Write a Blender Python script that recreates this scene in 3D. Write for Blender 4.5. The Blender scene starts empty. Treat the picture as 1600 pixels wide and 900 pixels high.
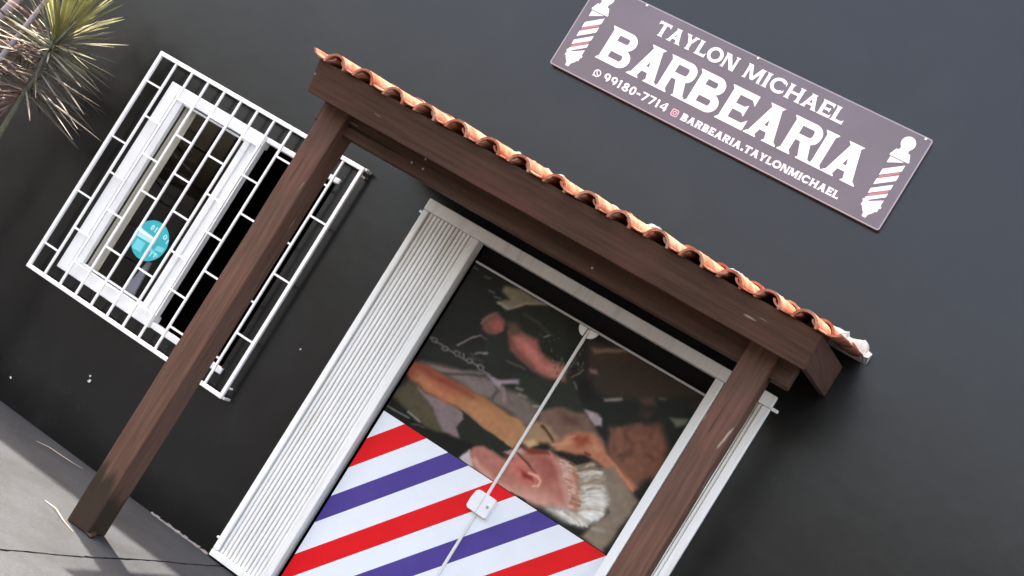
import bpy, bmesh, math, random
import numpy as np
from mathutils import Vector, Matrix
random.seed(11)
R = math.radians
scene = bpy.context.scene
COL = scene.collection

# ------------------------------------------------------------------ camera
yaw, pitch, roll = R(-18.83), R(1.213), R(31.775)
fw = Vector((math.sin(yaw)*math.cos(pitch), math.cos(yaw)*math.cos(pitch), math.sin(pitch)))
rt0 = Vector((math.cos(yaw), -math.sin(yaw), 0)); up0 = rt0.cross(fw)
rt = math.cos(roll)*rt0 + math.sin(roll)*up0
up = -math.sin(roll)*rt0 + math.cos(roll)*up0
# image rolled: the right-hand axis of the frame points down along the facade
rt = rt0*math.cos(roll) + up0*math.sin(roll)
cam = bpy.data.cameras.new('camera')
cam.sensor_width = 36.0; cam.lens = 36.0*2000/1600; cam.shift_y = (560-450)/1600.0
cam.clip_start = 0.05; cam.clip_end = 2000
cam_ob = bpy.data.objects.new('camera', cam); COL.objects.link(cam_ob)
mw = Matrix.Identity(4)
for i in range(3):
    mw[i][0] = rt[i]; mw[i][1] = up[i]; mw[i][2] = -fw[i]
mw[0][3], mw[1][3], mw[2][3] = 0.0, -6.233, 1.6
cam_ob.matrix_world = mw
scene.camera = cam_ob

# ------------------------------------------------------------------ light
SUN_EL, SUN_AZ = R(76), (-0.85, 0.53)
world = bpy.data.worlds.new('World'); scene.world = world; world.use_nodes = True
wn = world.node_tree; bg = wn.nodes['Background']
sky = wn.nodes.new('ShaderNodeTexSky'); sky.sky_type = 'NISHITA'; sky.sun_disc = False
sky.sun_elevation = SUN_EL; sky.sun_rotation = math.atan2(SUN_AZ[0], SUN_AZ[1])
sky.air_density = 1.0; sky.dust_density = 6.0; sky.ozone_density = 1.0
wn.links.new(sky.outputs[0], bg.inputs[0]); bg.inputs[1].default_value = 0.15
sl = bpy.data.lights.new('sun', 'SUN'); sl.energy = 3.0; sl.angle = R(1.0); sl.color = (1, 0.99, 0.975)
so = bpy.data.objects.new('sun', sl); COL.objects.link(so)
so.location = (-4, 4, 12)
dv = Vector((-SUN_AZ[0]*math.cos(SUN_EL), -SUN_AZ[1]*math.cos(SUN_EL), -math.sin(SUN_EL)))
so.rotation_euler = dv.to_track_quat('-Z', 'Y').to_euler()
scene.view_settings.view_transform = 'Standard'; scene.view_settings.look = 'None'
scene.view_settings.exposure = 2.8; scene.view_settings.gamma = 1
try:
    scene.view_settings.use_white_balance = True; scene.view_settings.white_balance_temperature = 7900; scene.view_settings.white_balance_tint = 12
except Exception: pass
try: scene.view_settings.use_curve_mapping = False
except Exception: pass
scene.render.engine = 'CYCLES'
POSTER=[
('p',[(-1.829,2.018),(-1.652,2.094),(-1.123,2.103),(-1.094,2.054),(-1.17,1.992),(-1.564,1.817),(-1.728,1.83)],(58,46,38),0.02,None),
('p',[(-1.799,1.997),(-1.65,2.076),(-1.6,2.078),(-1.769,1.978)],(124,98,88),0.012,None),
('p',[(-1.779,1.966),(-1.61,2.068),(-1.547,2.062),(-1.736,1.953)],(72,52,40),0.015,None),
('p',[(-1.706,1.741),(-1.213,2.049),(-1.194,1.978),(-1.191,1.865),(-1.561,1.676)],(31,34,28),0.03,None),
('p',[(-1.458,1.905),(-1.39,1.945),(-1.361,1.912),(-1.416,1.88)],(88,64,54),0.02,None),
('p',[(-1.612,1.811),(-1.527,1.86),(-1.517,1.848),(-1.597,1.8)],(136,130,118),0.007,None),
('p',[(-1.37,1.954),(-1.336,1.973),(-1.333,1.961),(-1.361,1.946)],(90,86,74),0.008,None),
('p',[(-1.271,1.895),(-1.187,1.933),(-1.184,1.901),(-1.221,1.873)],(108,112,98),0.01,None),
('p',[(-1.498,1.698),(-1.292,1.841),(-1.194,1.764),(-1.132,1.597),(-1.4,1.557)],(122,76,58),0.025,None),
('p',[(-1.485,1.694),(-1.373,1.791),(-1.212,1.581),(-1.224,1.504),(-1.385,1.534),(-1.461,1.608)],(124,80,62),0.02,None),
('l',[(-1.425,1.724),(-1.421,1.713)],(104,64,50),0.012,0.014),
('l',[(-1.436,1.643),(-1.423,1.609)],(104,64,50),0.012,0.014),
('l',[(-1.395,1.67),(-1.396,1.655)],(104,64,50),0.012,0.014),
('l',[(-1.357,1.626),(-1.36,1.594)],(92,58,46),0.012,0.014),
('l',[(-1.303,1.782),(-1.295,1.758)],(92,58,46),0.012,0.014),
('l',[(-1.418,1.644),(-1.396,1.633)],(136,88,70),0.012,0.014),
('l',[(-1.41,1.704),(-1.371,1.691)],(92,58,46),0.012,0.014),
('l',[(-1.458,1.672),(-1.438,1.666)],(136,88,70),0.012,0.014),
('l',[(-1.351,1.686),(-1.345,1.676)],(92,58,46),0.012,0.014),
('l',[(-1.368,1.643),(-1.372,1.617)],(92,58,46),0.012,0.014),
('l',[(-1.326,1.693),(-1.309,1.69)],(136,88,70),0.012,0.014),
('l',[(-1.399,1.605),(-1.38,1.594)],(136,88,70),0.012,0.014),
('l',[(-1.352,1.661),(-1.345,1.639)],(92,58,46),0.012,0.014),
('l',[(-1.456,1.712),(-1.45,1.682)],(136,88,70),0.012,0.014),
('l',[(-1.386,1.609),(-1.388,1.599)],(92,58,46),0.012,0.014),
('l',[(-1.271,1.685),(-1.234,1.675)],(92,58,46),0.012,0.014),
('l',[(-1.456,1.674),(-1.417,1.663)],(128,84,62),0.012,0.014),
('l',[(-1.24,1.709),(-1.225,1.707)],(136,88,70),0.012,0.014),
('l',[(-1.276,1.782),(-1.271,1.757)],(136,88,70),0.012,0.014),
('l',[(-1.413,1.747),(-1.423,1.727)],(92,58,46),0.012,0.014),
('l',[(-1.235,1.761),(-1.227,1.75)],(136,88,70),0.012,0.014),
('l',[(-1.454,1.714),(-1.428,1.701)],(136,88,70),0.012,0.014),
('l',[(-1.316,1.716),(-1.301,1.706)],(104,64,50),0.012,0.014),
('l',[(-1.417,1.658),(-1.392,1.651)],(136,88,70),0.012,0.014),
('l',[(-1.365,1.737),(-1.362,1.729)],(128,84,62),0.012,0.014),
('l',[(-1.342,1.684),(-1.335,1.672)],(136,88,70),0.012,0.014),
('p',[(-1.421,1.86),(-1.352,1.884),(-1.354,1.833),(-1.407,1.81)],(58,44,38),0.02,None),
('p',[(-2.615,1.54),(-2.161,1.784),(-1.912,1.774),(-1.82,1.632),(-1.899,1.602),(-2.021,1.624),(-2.206,1.602),(-2.441,1.535),(-2.589,1.501)],(36,37,31),0.02,None),
('p',[(-2.087,1.671),(-1.801,1.821),(-1.736,1.775),(-1.65,1.707),(-1.785,1.618),(-1.976,1.582)],(42,45,36),0.012,None),
('p',[(-1.787,1.813),(-1.71,1.857),(-1.656,1.771),(-1.694,1.749)],(24,22,18),0.02,None),
('p',[(-2.367,1.945),(-2.289,1.952),(-2.227,2.011),(-2.106,2.076),(-2.192,2.07),(-2.286,2.074),(-2.376,2.043),(-2.373,2.011),(-2.319,1.998)],(128,119,98),0.012,None),
('l',[(-2.355,1.947),(-2.285,1.96),(-2.23,2.015),(-2.121,2.071)],(176,166,150),0.01,0.008),
('l',[(-2.503,2.032),(-2.471,2.037)],(108,108,98),0.008,0.006),
('l',[(-2.593,2.04),(-2.561,2.045)],(108,108,98),0.008,0.006),
('l',[(-2.435,1.978),(-2.403,1.983)],(108,108,98),0.008,0.006),
('l',[(-2.391,1.967),(-2.359,1.973)],(108,108,98),0.008,0.006),
('p',[(-2.302,1.929),(-2.224,2.006),(-2.105,2.074),(-2.005,2.072),(-1.885,1.883),(-2.016,1.894),(-2.125,1.882),(-2.242,1.894)],(36,38,30),0.015,None),
('l',[(-2.207,1.966),(-2.109,1.969),(-2.041,1.948)],(70,72,58),0.008,0.012),
('p',[(-2.252,1.896),(-2.204,1.906),(-2.138,1.875),(-2.191,1.844)],(84,66,52),0.02,None),
('p',[(-2.388,1.836),(-2.371,1.881),(-2.324,1.908),(-2.273,1.893),(-2.254,1.843),(-2.271,1.799),(-2.316,1.782),(-2.359,1.792)],(118,78,66),0.012,None),
('p',[(-2.346,1.843),(-2.325,1.881),(-2.283,1.879),(-2.261,1.839),(-2.29,1.814)],(166,84,76),0.014,None),
('l',[(-2.379,1.815),(-2.37,1.865),(-2.338,1.9)],(130,104,88),0.008,0.006),
('p',[(-2.307,1.769),(-2.239,1.834),(-2.172,1.786),(-2.142,1.699),(-2.229,1.649),(-2.298,1.713)],(38,41,34),0.012,None),
('l',[(-2.417,1.654),(-2.393,1.702),(-2.347,1.759)],(150,138,130),0.008,0.005),
('l',[(-2.347,1.759),(-2.311,1.754)],(110,84,72),0.008,0.006),
('l',[(-2.318,1.659),(-2.293,1.677)],(132,126,122),0.009,0.006),
('l',[(-2.281,1.68),(-2.262,1.693)],(150,144,142),0.01,0.006),
('l',[(-2.338,1.647),(-2.308,1.63),(-2.263,1.646)],(72,64,58),0.008,0.008),
('p',[(-2.227,1.85),(-2.177,1.878),(-2.067,1.89),(-2.015,1.851),(-1.887,1.831),(-1.828,1.78),(-1.923,1.75),(-2.057,1.749),(-2.163,1.774)],(164,96,84),0.016,None),
('p',[(-2.262,1.882),(-2.218,1.899),(-2.158,1.863),(-2.205,1.837)],(96,72,58),0.02,None),
('p',[(-2.124,1.839),(-2.083,1.872),(-2.017,1.841),(-2.0,1.8),(-2.072,1.801)],(190,104,98),0.018,None),
('p',[(-1.905,1.846),(-1.848,1.854),(-1.846,1.795),(-1.905,1.777),(-1.951,1.794)],(172,112,98),0.02,None),
('l',[(-2.159,1.837),(-2.078,1.823),(-1.985,1.791),(-1.89,1.795)],(206,124,112),0.022,0.025),
('l',[(-2.188,1.812),(-2.118,1.774),(-2.01,1.759)],(110,66,58),0.014,0.016),
('l',[(-2.153,1.715),(-2.041,1.724)],(96,90,80),0.006,0.006),
('l',[(-1.852,1.864),(-1.849,1.856)],(92,90,74),0.004,0.003),
('l',[(-1.8,1.908),(-1.793,1.89)],(92,90,74),0.004,0.003),
('l',[(-1.827,1.843),(-1.825,1.834)],(92,90,74),0.004,0.003),
('l',[(-1.82,1.792),(-1.819,1.776)],(58,56,44),0.004,0.003),
('l',[(-1.868,1.905),(-1.862,1.892)],(58,56,44),0.004,0.003),
('l',[(-1.792,1.887),(-1.783,1.878)],(120,112,92),0.004,0.003),
('l',[(-1.845,1.851),(-1.831,1.84)],(58,56,44),0.004,0.003),
('l',[(-1.823,1.9),(-1.815,1.893)],(120,112,92),0.004,0.003),
('l',[(-1.905,1.822),(-1.901,1.815)],(58,56,44),0.004,0.003),
('l',[(-1.83,1.814),(-1.829,1.801)],(58,56,44),0.004,0.003),
('l',[(-1.937,1.844),(-1.93,1.839)],(120,112,92),0.004,0.003),
('l',[(-1.747,1.904),(-1.739,1.895)],(120,112,92),0.004,0.003),
('l',[(-1.885,1.805),(-1.88,1.793)],(58,56,44),0.004,0.003),
('l',[(-1.845,1.879),(-1.84,1.864)],(120,112,92),0.004,0.003),
('l',[(-1.748,1.87),(-1.747,1.863)],(58,56,44),0.004,0.003),
('l',[(-1.941,1.928),(-1.927,1.918)],(58,56,44),0.004,0.003),
('l',[(-1.822,1.898),(-1.808,1.888)],(140,128,108),0.004,0.003),
('l',[(-1.835,1.968),(-1.829,1.963)],(120,112,92),0.004,0.003),
('l',[(-1.844,1.914),(-1.839,1.901)],(120,112,92),0.004,0.003),
('l',[(-1.864,1.872),(-1.866,1.862)],(58,56,44),0.004,0.003),
('l',[(-1.802,1.916),(-1.798,1.908)],(120,112,92),0.004,0.003),
('l',[(-1.846,1.878),(-1.835,1.868)],(120,112,92),0.004,0.003),
('l',[(-1.929,1.878),(-1.922,1.87)],(92,90,74),0.004,0.003),
('l',[(-1.803,1.874),(-1.793,1.866)],(120,112,92),0.004,0.003),
('l',[(-1.897,1.854),(-1.895,1.848)],(140,128,108),0.004,0.003),
('l',[(-1.918,1.823),(-1.914,1.815)],(120,112,92),0.004,0.003),
('l',[(-1.824,1.894),(-1.823,1.885)],(120,112,92),0.004,0.003),
('l',[(-1.888,1.846),(-1.881,1.83)],(58,56,44),0.004,0.003),
('l',[(-2.027,1.841),(-2.018,1.826)],(92,90,74),0.004,0.003),
('l',[(-1.885,1.866),(-1.879,1.849)],(120,112,92),0.004,0.003),
('l',[(-1.873,1.814),(-1.861,1.805)],(140,128,108),0.004,0.003),
('l',[(-1.939,1.847),(-1.931,1.84)],(140,128,108),0.004,0.003),
('l',[(-1.848,1.893),(-1.832,1.88)],(120,112,92),0.004,0.003),
('l',[(-1.752,1.916),(-1.747,1.897)],(92,90,74),0.004,0.003),
('l',[(-1.838,1.946),(-1.832,1.935)],(140,128,108),0.004,0.003),
('l',[(-1.84,1.907),(-1.837,1.888)],(92,90,74),0.004,0.003),
('l',[(-1.903,1.879),(-1.896,1.864)],(140,128,108),0.004,0.003),
('l',[(-1.839,1.934),(-1.83,1.929)],(58,56,44),0.004,0.003),
('l',[(-1.864,1.933),(-1.85,1.92)],(140,128,108),0.004,0.003),
('l',[(-1.85,1.884),(-1.842,1.874)],(58,56,44),0.004,0.003),
('l',[(-1.892,1.878),(-1.885,1.864)],(92,90,74),0.004,0.003),
('l',[(-1.857,1.841),(-1.853,1.822)],(140,128,108),0.004,0.003),
('l',[(-1.9,1.801),(-1.898,1.792)],(140,128,108),0.004,0.003),
('l',[(-1.851,1.923),(-1.847,1.905)],(58,56,44),0.004,0.003),
('l',[(-1.917,1.851),(-1.904,1.84)],(92,90,74),0.004,0.003),
('l',[(-1.981,1.891),(-1.97,1.877)],(140,128,108),0.004,0.003),
('l',[(-2.08,1.862),(-2.073,1.859)],(84,86,72),0.004,0.004),
('l',[(-2.041,1.899),(-2.034,1.896)],(84,86,72),0.004,0.004),
('l',[(-2.039,1.854),(-2.032,1.851)],(62,66,52),0.004,0.004),
('l',[(-2.123,1.886),(-2.116,1.883)],(84,86,72),0.004,0.004),
('l',[(-1.997,1.937),(-1.99,1.934)],(84,86,72),0.004,0.004),
('l',[(-2.092,1.88),(-2.084,1.877)],(62,66,52),0.004,0.004),
('l',[(-2.082,1.897),(-2.075,1.894)],(62,66,52),0.004,0.004),
('l',[(-2.023,1.95),(-2.016,1.947)],(84,86,72),0.004,0.004),
('l',[(-1.979,1.953),(-1.972,1.95)],(84,86,72),0.004,0.004),
('l',[(-2.067,1.917),(-2.06,1.915)],(62,66,52),0.004,0.004),
('l',[(-2.042,1.956),(-2.035,1.954)],(62,66,52),0.004,0.004),
('l',[(-2.075,1.918),(-2.068,1.915)],(84,86,72),0.004,0.004),
('l',[(-2.01,1.884),(-2.003,1.882)],(62,66,52),0.004,0.004),
('l',[(-2.016,1.917),(-2.009,1.914)],(84,86,72),0.004,0.004),
('l',[(-2.077,1.936),(-2.069,1.933)],(62,66,52),0.004,0.004),
('l',[(-2.01,1.95),(-2.003,1.948)],(62,66,52),0.004,0.004),
('l',[(-2.046,1.919),(-2.029,1.942)],(150,150,140),0.006,0.004),
('p',[(-1.755,1.899),(-1.721,1.915),(-1.698,1.899),(-1.736,1.885)],(136,108,98),0.01,None),
('l',[(-1.807,1.818),(-1.79,1.845),(-1.779,1.877)],(150,120,100),0.006,0.006),
('l',[(-1.779,1.8),(-1.75,1.775)],(130,126,112),0.006,0.005),
('p',[(-2.554,1.478),(-2.433,1.522),(-2.317,1.546),(-2.202,1.595),(-2.093,1.582),(-1.992,1.607),(-1.859,1.609),(-1.831,1.498),(-1.891,1.479),(-1.978,1.504),(-2.202,1.483),(-2.35,1.483)],(114,99,91),0.02,None),
('p',[(-2.349,1.509),(-2.19,1.577),(-2.1,1.552),(-2.158,1.5)],(126,110,106),0.03,None),
('l',[(-2.407,1.484),(-2.311,1.536),(-2.218,1.591)],(52,46,40),0.008,0.008),
('l',[(-2.483,1.484),(-2.375,1.52),(-2.224,1.6)],(128,112,104),0.01,0.012),
('l',[(-2.131,1.585),(-2.104,1.558),(-2.11,1.511)],(60,52,46),0.01,0.012),
('l',[(-2.09,1.584),(-2.045,1.537)],(160,130,136),0.01,0.012),
('p',[(-2.21,1.608),(-2.139,1.611),(-2.037,1.662),(-2.028,1.642),(-2.104,1.599),(-2.102,1.568),(-2.134,1.575)],(156,140,146),0.01,None),
('l',[(-2.027,1.62),(-1.993,1.63)],(140,124,118),0.01,0.008),
('l',[(-1.988,1.601),(-1.954,1.611)],(140,124,118),0.01,0.008),
('l',[(-1.895,1.596),(-1.858,1.608)],(170,156,150),0.008,0.006),
('l',[(-2.618,1.619),(-2.577,1.62)],(132,122,120),0.0055,0.006),
('l',[(-2.578,1.612),(-2.57,1.626),(-2.545,1.626),(-2.543,1.611),(-2.559,1.604),(-2.578,1.612)],(132,122,120),0.0055,0.006),
('l',[(-2.54,1.609),(-2.499,1.61)],(132,122,120),0.0055,0.006),
('l',[(-2.495,1.598),(-2.487,1.612),(-2.462,1.612),(-2.46,1.597),(-2.476,1.59),(-2.495,1.598)],(132,122,120),0.0055,0.006),
('l',[(-2.462,1.605),(-2.421,1.606)],(132,122,120),0.0055,0.006),
('l',[(-2.42,1.606),(-2.412,1.62),(-2.388,1.62),(-2.386,1.605),(-2.401,1.598),(-2.42,1.606)],(132,122,120),0.0055,0.006),
('l',[(-2.377,1.604),(-2.336,1.605)],(132,122,120),0.0055,0.006),
('l',[(-2.342,1.608),(-2.334,1.621),(-2.31,1.621),(-2.308,1.607),(-2.323,1.6),(-2.342,1.608)],(132,122,120),0.0055,0.006),
('l',[(-2.307,1.612),(-2.267,1.613)],(132,122,120),0.0055,0.006),
('l',[(-2.271,1.613),(-2.263,1.626),(-2.239,1.626),(-2.237,1.612),(-2.252,1.604),(-2.271,1.613)],(132,122,120),0.0055,0.006),
('l',[(-2.229,1.612),(-2.189,1.613)],(132,122,120),0.0055,0.006),
('l',[(-2.371,1.627),(-2.356,1.61)],(140,130,132),0.006,0.003),
('p',[(-2.594,1.252),(-2.563,1.349),(-2.463,1.355),(-2.353,1.298),(-2.233,1.222),(-2.325,1.193),(-2.481,1.213)],(78,70,50),0.018,None),
('p',[(-2.494,1.346),(-2.33,1.368),(-2.205,1.369),(-2.181,1.34),(-2.188,1.284),(-2.127,1.245),(-2.179,1.225),(-2.243,1.225),(-2.357,1.296)],(124,106,104),0.012,None),
('p',[(-2.596,1.383),(-2.6,1.46),(-2.507,1.479),(-2.33,1.481),(-2.206,1.489),(-2.062,1.493),(-1.921,1.499),(-1.863,1.478),(-1.849,1.394),(-1.873,1.349),(-2.009,1.357),(-2.227,1.382),(-2.328,1.365),(-2.478,1.364),(-2.553,1.355)],(146,74,52),0.012,(172,122,82)),
('p',[(-2.456,1.43),(-2.336,1.447),(-2.273,1.423),(-2.345,1.39),(-2.426,1.386)],(160,72,52),0.03,None),
('p',[(-2.19,1.438),(-2.078,1.462),(-2.049,1.418),(-2.149,1.402)],(174,124,80),0.03,None),
('p',[(-2.591,1.447),(-2.51,1.468),(-2.342,1.47),(-2.217,1.478),(-2.207,1.463),(-2.332,1.441),(-2.507,1.435)],(128,62,44),0.02,None),
('l',[(-2.506,1.391),(-2.366,1.395),(-2.222,1.402),(-2.041,1.406),(-1.914,1.405)],(180,122,84),0.035,0.035),
('l',[(-2.226,1.38),(-2.117,1.369),(-2.011,1.36),(-1.88,1.353)],(206,150,106),0.006,0.006),
('p',[(-2.226,1.373),(-2.167,1.374),(-2.008,1.356),(-1.872,1.347),(-1.87,1.283),(-1.981,1.286),(-2.072,1.259),(-2.13,1.243),(-2.189,1.283),(-2.18,1.341)],(34,36,29),0.008,None),
('p',[(-2.632,1.194),(-2.581,1.233),(-2.345,1.194),(-2.231,1.219),(-2.132,1.244),(-2.055,1.261),(-2.08,1.16),(-2.205,1.153),(-2.593,1.138)],(24,23,20),0.012,None),
('l',[(-2.585,1.182),(-2.44,1.194)],(150,150,146),0.005,0.004),
('l',[(-2.463,1.215),(-2.382,1.207)],(146,146,138),0.007,0.005),
('l',[(-2.409,1.177),(-2.346,1.189)],(96,92,84),0.006,0.005),
('p',[(-2.097,1.161),(-2.067,1.231),(-1.998,1.16),(-2.034,1.148)],(192,172,172),0.008,None),
('p',[(-2.061,1.214),(-2.058,1.252),(-2.015,1.285),(-1.915,1.282),(-1.861,1.274),(-1.841,1.367),(-1.699,1.443),(-1.647,1.435),(-1.583,1.353),(-1.443,1.279),(-1.463,1.237),(-1.583,1.197),(-1.757,1.155),(-1.887,1.141),(-1.993,1.153)],(172,108,92),0.01,None),
('p',[(-2.02,1.26),(-1.938,1.268),(-1.876,1.255),(-1.925,1.215),(-2.003,1.218)],(176,108,98),0.03,None),
('p',[(-1.766,1.383),(-1.661,1.416),(-1.585,1.331),(-1.646,1.294),(-1.71,1.346)],(160,88,76),0.03,None),
('p',[(-1.823,1.175),(-1.618,1.251),(-1.476,1.258),(-1.581,1.194),(-1.749,1.16)],(196,136,118),0.03,None),
('p',[(-1.901,1.311),(-1.87,1.345),(-1.836,1.376),(-1.817,1.362),(-1.848,1.312)],(196,150,140),0.01,None),
('p',[(-1.877,1.274),(-1.853,1.32),(-1.756,1.318),(-1.685,1.29),(-1.697,1.243),(-1.776,1.234)],(196,112,98),0.03,None),
('l',[(-2.017,1.189),(-1.899,1.159),(-1.761,1.162),(-1.585,1.201)],(214,158,138),0.016,0.02),
('l',[(-1.695,1.436),(-1.62,1.401),(-1.567,1.343),(-1.471,1.282)],(206,140,120),0.02,0.02),
('p',[(-1.841,1.383),(-1.709,1.442),(-1.689,1.427),(-1.79,1.37)],(122,54,42),0.01,None),
('l',[(-1.84,1.34),(-1.773,1.328),(-1.698,1.302)],(58,32,28),0.007,0.004),
('p',[(-1.797,1.283),(-1.703,1.285),(-1.686,1.259),(-1.758,1.256)],(134,46,40),0.01,None),
('l',[(-1.825,1.26),(-1.785,1.28),(-1.721,1.263)],(206,116,96),0.008,0.006),
('p',[(-1.813,1.283),(-1.771,1.309),(-1.685,1.306),(-1.655,1.284),(-1.656,1.246),(-1.692,1.236),(-1.761,1.244)],(190,104,88),0.012,None),
('p',[(-1.78,1.281),(-1.705,1.28),(-1.689,1.26),(-1.75,1.259)],(128,44,40),0.01,None),
('l',[(-1.736,1.287),(-1.684,1.296),(-1.659,1.286),(-1.653,1.254),(-1.678,1.239)],(228,168,142),0.01,0.005),
('p',[(-1.86,1.583),(-1.797,1.637),(-1.646,1.701),(-1.594,1.674),(-1.484,1.622),(-1.44,1.566),(-1.7,1.458),(-1.814,1.525)],(122,92,78),0.014,None),
('p',[(-1.762,1.624),(-1.672,1.66),(-1.636,1.631),(-1.716,1.592)],(96,66,56),0.02,None),
('p',[(-1.66,1.712),(-1.593,1.726),(-1.553,1.715),(-1.538,1.683),(-1.574,1.667),(-1.618,1.684)],(168,152,150),0.008,None),
('p',[(-1.876,1.387),(-1.878,1.457),(-1.838,1.543),(-1.76,1.538),(-1.706,1.52),(-1.71,1.477),(-1.768,1.452),(-1.807,1.397)],(160,124,92),0.012,None),
('l',[(-1.802,1.529),(-1.749,1.505),(-1.716,1.489)],(52,34,26),0.01,0.006),
('p',[(-1.845,1.406),(-1.809,1.448),(-1.769,1.437),(-1.807,1.397)],(196,156,112),0.01,None),
('p',[(-1.715,1.484),(-1.681,1.546),(-1.632,1.6),(-1.55,1.634),(-1.464,1.596),(-1.398,1.556),(-1.226,1.523),(-1.225,1.482),(-1.429,1.507),(-1.537,1.516),(-1.599,1.482),(-1.671,1.465)],(182,114,86),0.012,None),
('l',[(-1.673,1.485),(-1.637,1.542),(-1.577,1.578),(-1.489,1.571)],(214,150,112),0.02,0.02),
('p',[(-1.651,1.564),(-1.575,1.609),(-1.533,1.574),(-1.588,1.531)],(152,70,50),0.02,None),
('l',[(-1.71,1.477),(-1.673,1.5),(-1.659,1.544),(-1.636,1.573)],(206,146,118),0.008,0.006),
('l',[(-1.542,1.524),(-1.513,1.526)],(90,40,30),0.01,0.006),
('l',[(-1.434,1.564),(-1.346,1.538),(-1.235,1.497)],(206,130,100),0.008,0.007),
('p',[(-1.444,1.498),(-1.377,1.539),(-1.226,1.483),(-1.179,1.463),(-1.196,1.236),(-1.205,1.161),(-1.336,1.167),(-1.315,1.23),(-1.282,1.34)],(134,116,98),0.015,None),
('p',[(-1.655,1.44),(-1.572,1.44),(-1.466,1.355),(-1.426,1.26),(-1.481,1.25),(-1.583,1.353)],(192,140,122),0.012,None),
('l',[(-1.628,1.426),(-1.589,1.44)],(226,196,180),0.004,0.003),
('l',[(-1.617,1.423),(-1.589,1.42)],(170,110,92),0.004,0.003),
('l',[(-1.623,1.409),(-1.579,1.417)],(226,196,180),0.004,0.003),
('l',[(-1.603,1.411),(-1.559,1.415)],(214,176,160),0.004,0.003),
('l',[(-1.609,1.397),(-1.573,1.402)],(226,196,180),0.004,0.003),
('l',[(-1.589,1.4),(-1.561,1.392)],(214,176,160),0.004,0.003),
('l',[(-1.595,1.386),(-1.559,1.384)],(214,176,160),0.004,0.003),
('l',[(-1.581,1.384),(-1.541,1.395)],(226,196,180),0.004,0.003),
('l',[(-1.578,1.376),(-1.538,1.376)],(226,196,180),0.004,0.003),
('l',[(-1.574,1.369),(-1.541,1.367)],(226,196,180),0.004,0.003),
('l',[(-1.56,1.367),(-1.512,1.372)],(170,110,92),0.004,0.003),
('l',[(-1.556,1.36),(-1.513,1.372)],(170,110,92),0.004,0.003),
('l',[(-1.55,1.353),(-1.53,1.354)],(226,196,180),0.004,0.003),
('l',[(-1.543,1.348),(-1.505,1.348)],(170,110,92),0.004,0.003),
('l',[(-1.528,1.347),(-1.494,1.357)],(214,176,160),0.004,0.003),
('l',[(-1.529,1.336),(-1.484,1.345)],(170,110,92),0.004,0.003),
('l',[(-1.52,1.332),(-1.493,1.338)],(170,110,92),0.004,0.003),
('l',[(-1.515,1.325),(-1.478,1.331)],(226,196,180),0.004,0.003),
('l',[(-1.503,1.322),(-1.479,1.324)],(170,110,92),0.004,0.003),
('l',[(-1.507,1.309),(-1.484,1.308)],(226,196,180),0.004,0.003),
('l',[(-1.491,1.309),(-1.453,1.308)],(170,110,92),0.004,0.003),
('l',[(-1.495,1.297),(-1.465,1.294)],(214,176,160),0.004,0.003),
('l',[(-1.488,1.291),(-1.462,1.297)],(214,176,160),0.004,0.003),
('l',[(-1.468,1.294),(-1.43,1.298)],(226,196,180),0.004,0.003),
('l',[(-1.464,1.286),(-1.424,1.291)],(214,176,160),0.004,0.003),
('l',[(-1.454,1.282),(-1.415,1.288)],(226,196,180),0.004,0.003),
('p',[(-1.548,1.435),(-1.482,1.495),(-1.398,1.467),(-1.321,1.385),(-1.304,1.326),(-1.316,1.264),(-1.356,1.214),(-1.445,1.193),(-1.566,1.188),(-1.465,1.241),(-1.425,1.251),(-1.472,1.341)],(168,154,136),0.02,None),
('p',[(-1.443,1.369),(-1.359,1.421),(-1.313,1.38),(-1.308,1.324),(-1.316,1.264),(-1.356,1.214),(-1.445,1.193),(-1.55,1.195),(-1.464,1.238),(-1.414,1.258)],(212,207,196),0.03,None),
('l',[(-1.547,1.444),(-1.51,1.473),(-1.466,1.491)],(182,166,146),0.005,0.007),
('l',[(-1.434,1.312),(-1.379,1.356),(-1.317,1.389)],(190,174,154),0.005,0.006),
('l',[(-1.419,1.305),(-1.373,1.334),(-1.321,1.35)],(170,150,128),0.005,0.006),
('l',[(-1.461,1.335),(-1.401,1.379),(-1.334,1.412)],(150,130,108),0.005,0.007),
('l',[(-1.506,1.443),(-1.491,1.466),(-1.47,1.477)],(120,98,78),0.005,0.007),
('l',[(-1.433,1.313),(-1.372,1.346),(-1.305,1.368)],(226,220,208),0.005,0.006),
('l',[(-1.375,1.252),(-1.357,1.26),(-1.333,1.256)],(232,228,219),0.005,0.006),
('l',[(-1.451,1.229),(-1.404,1.231),(-1.349,1.221)],(190,174,154),0.005,0.006),
('l',[(-1.418,1.394),(-1.393,1.416),(-1.361,1.427)],(150,130,108),0.005,0.007),
('l',[(-1.445,1.397),(-1.418,1.419),(-1.383,1.43)],(210,203,190),0.005,0.006),
('l',[(-1.436,1.235),(-1.393,1.247),(-1.342,1.247)],(170,150,128),0.005,0.006),
('l',[(-1.385,1.264),(-1.352,1.28),(-1.313,1.285)],(210,203,190),0.005,0.006),
('l',[(-1.483,1.218),(-1.435,1.22),(-1.38,1.211)],(226,220,208),0.005,0.006),
('l',[(-1.385,1.262),(-1.355,1.28),(-1.319,1.286)],(196,186,170),0.005,0.006),
('l',[(-1.474,1.22),(-1.43,1.218),(-1.379,1.204)],(226,220,208),0.005,0.006),
('l',[(-1.444,1.23),(-1.401,1.239),(-1.351,1.236)],(170,150,128),0.005,0.006),
('l',[(-1.474,1.223),(-1.436,1.219),(-1.391,1.204)],(170,150,128),0.005,0.006),
('l',[(-1.413,1.367),(-1.376,1.392),(-1.332,1.404)],(134,112,90),0.005,0.007),
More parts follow.
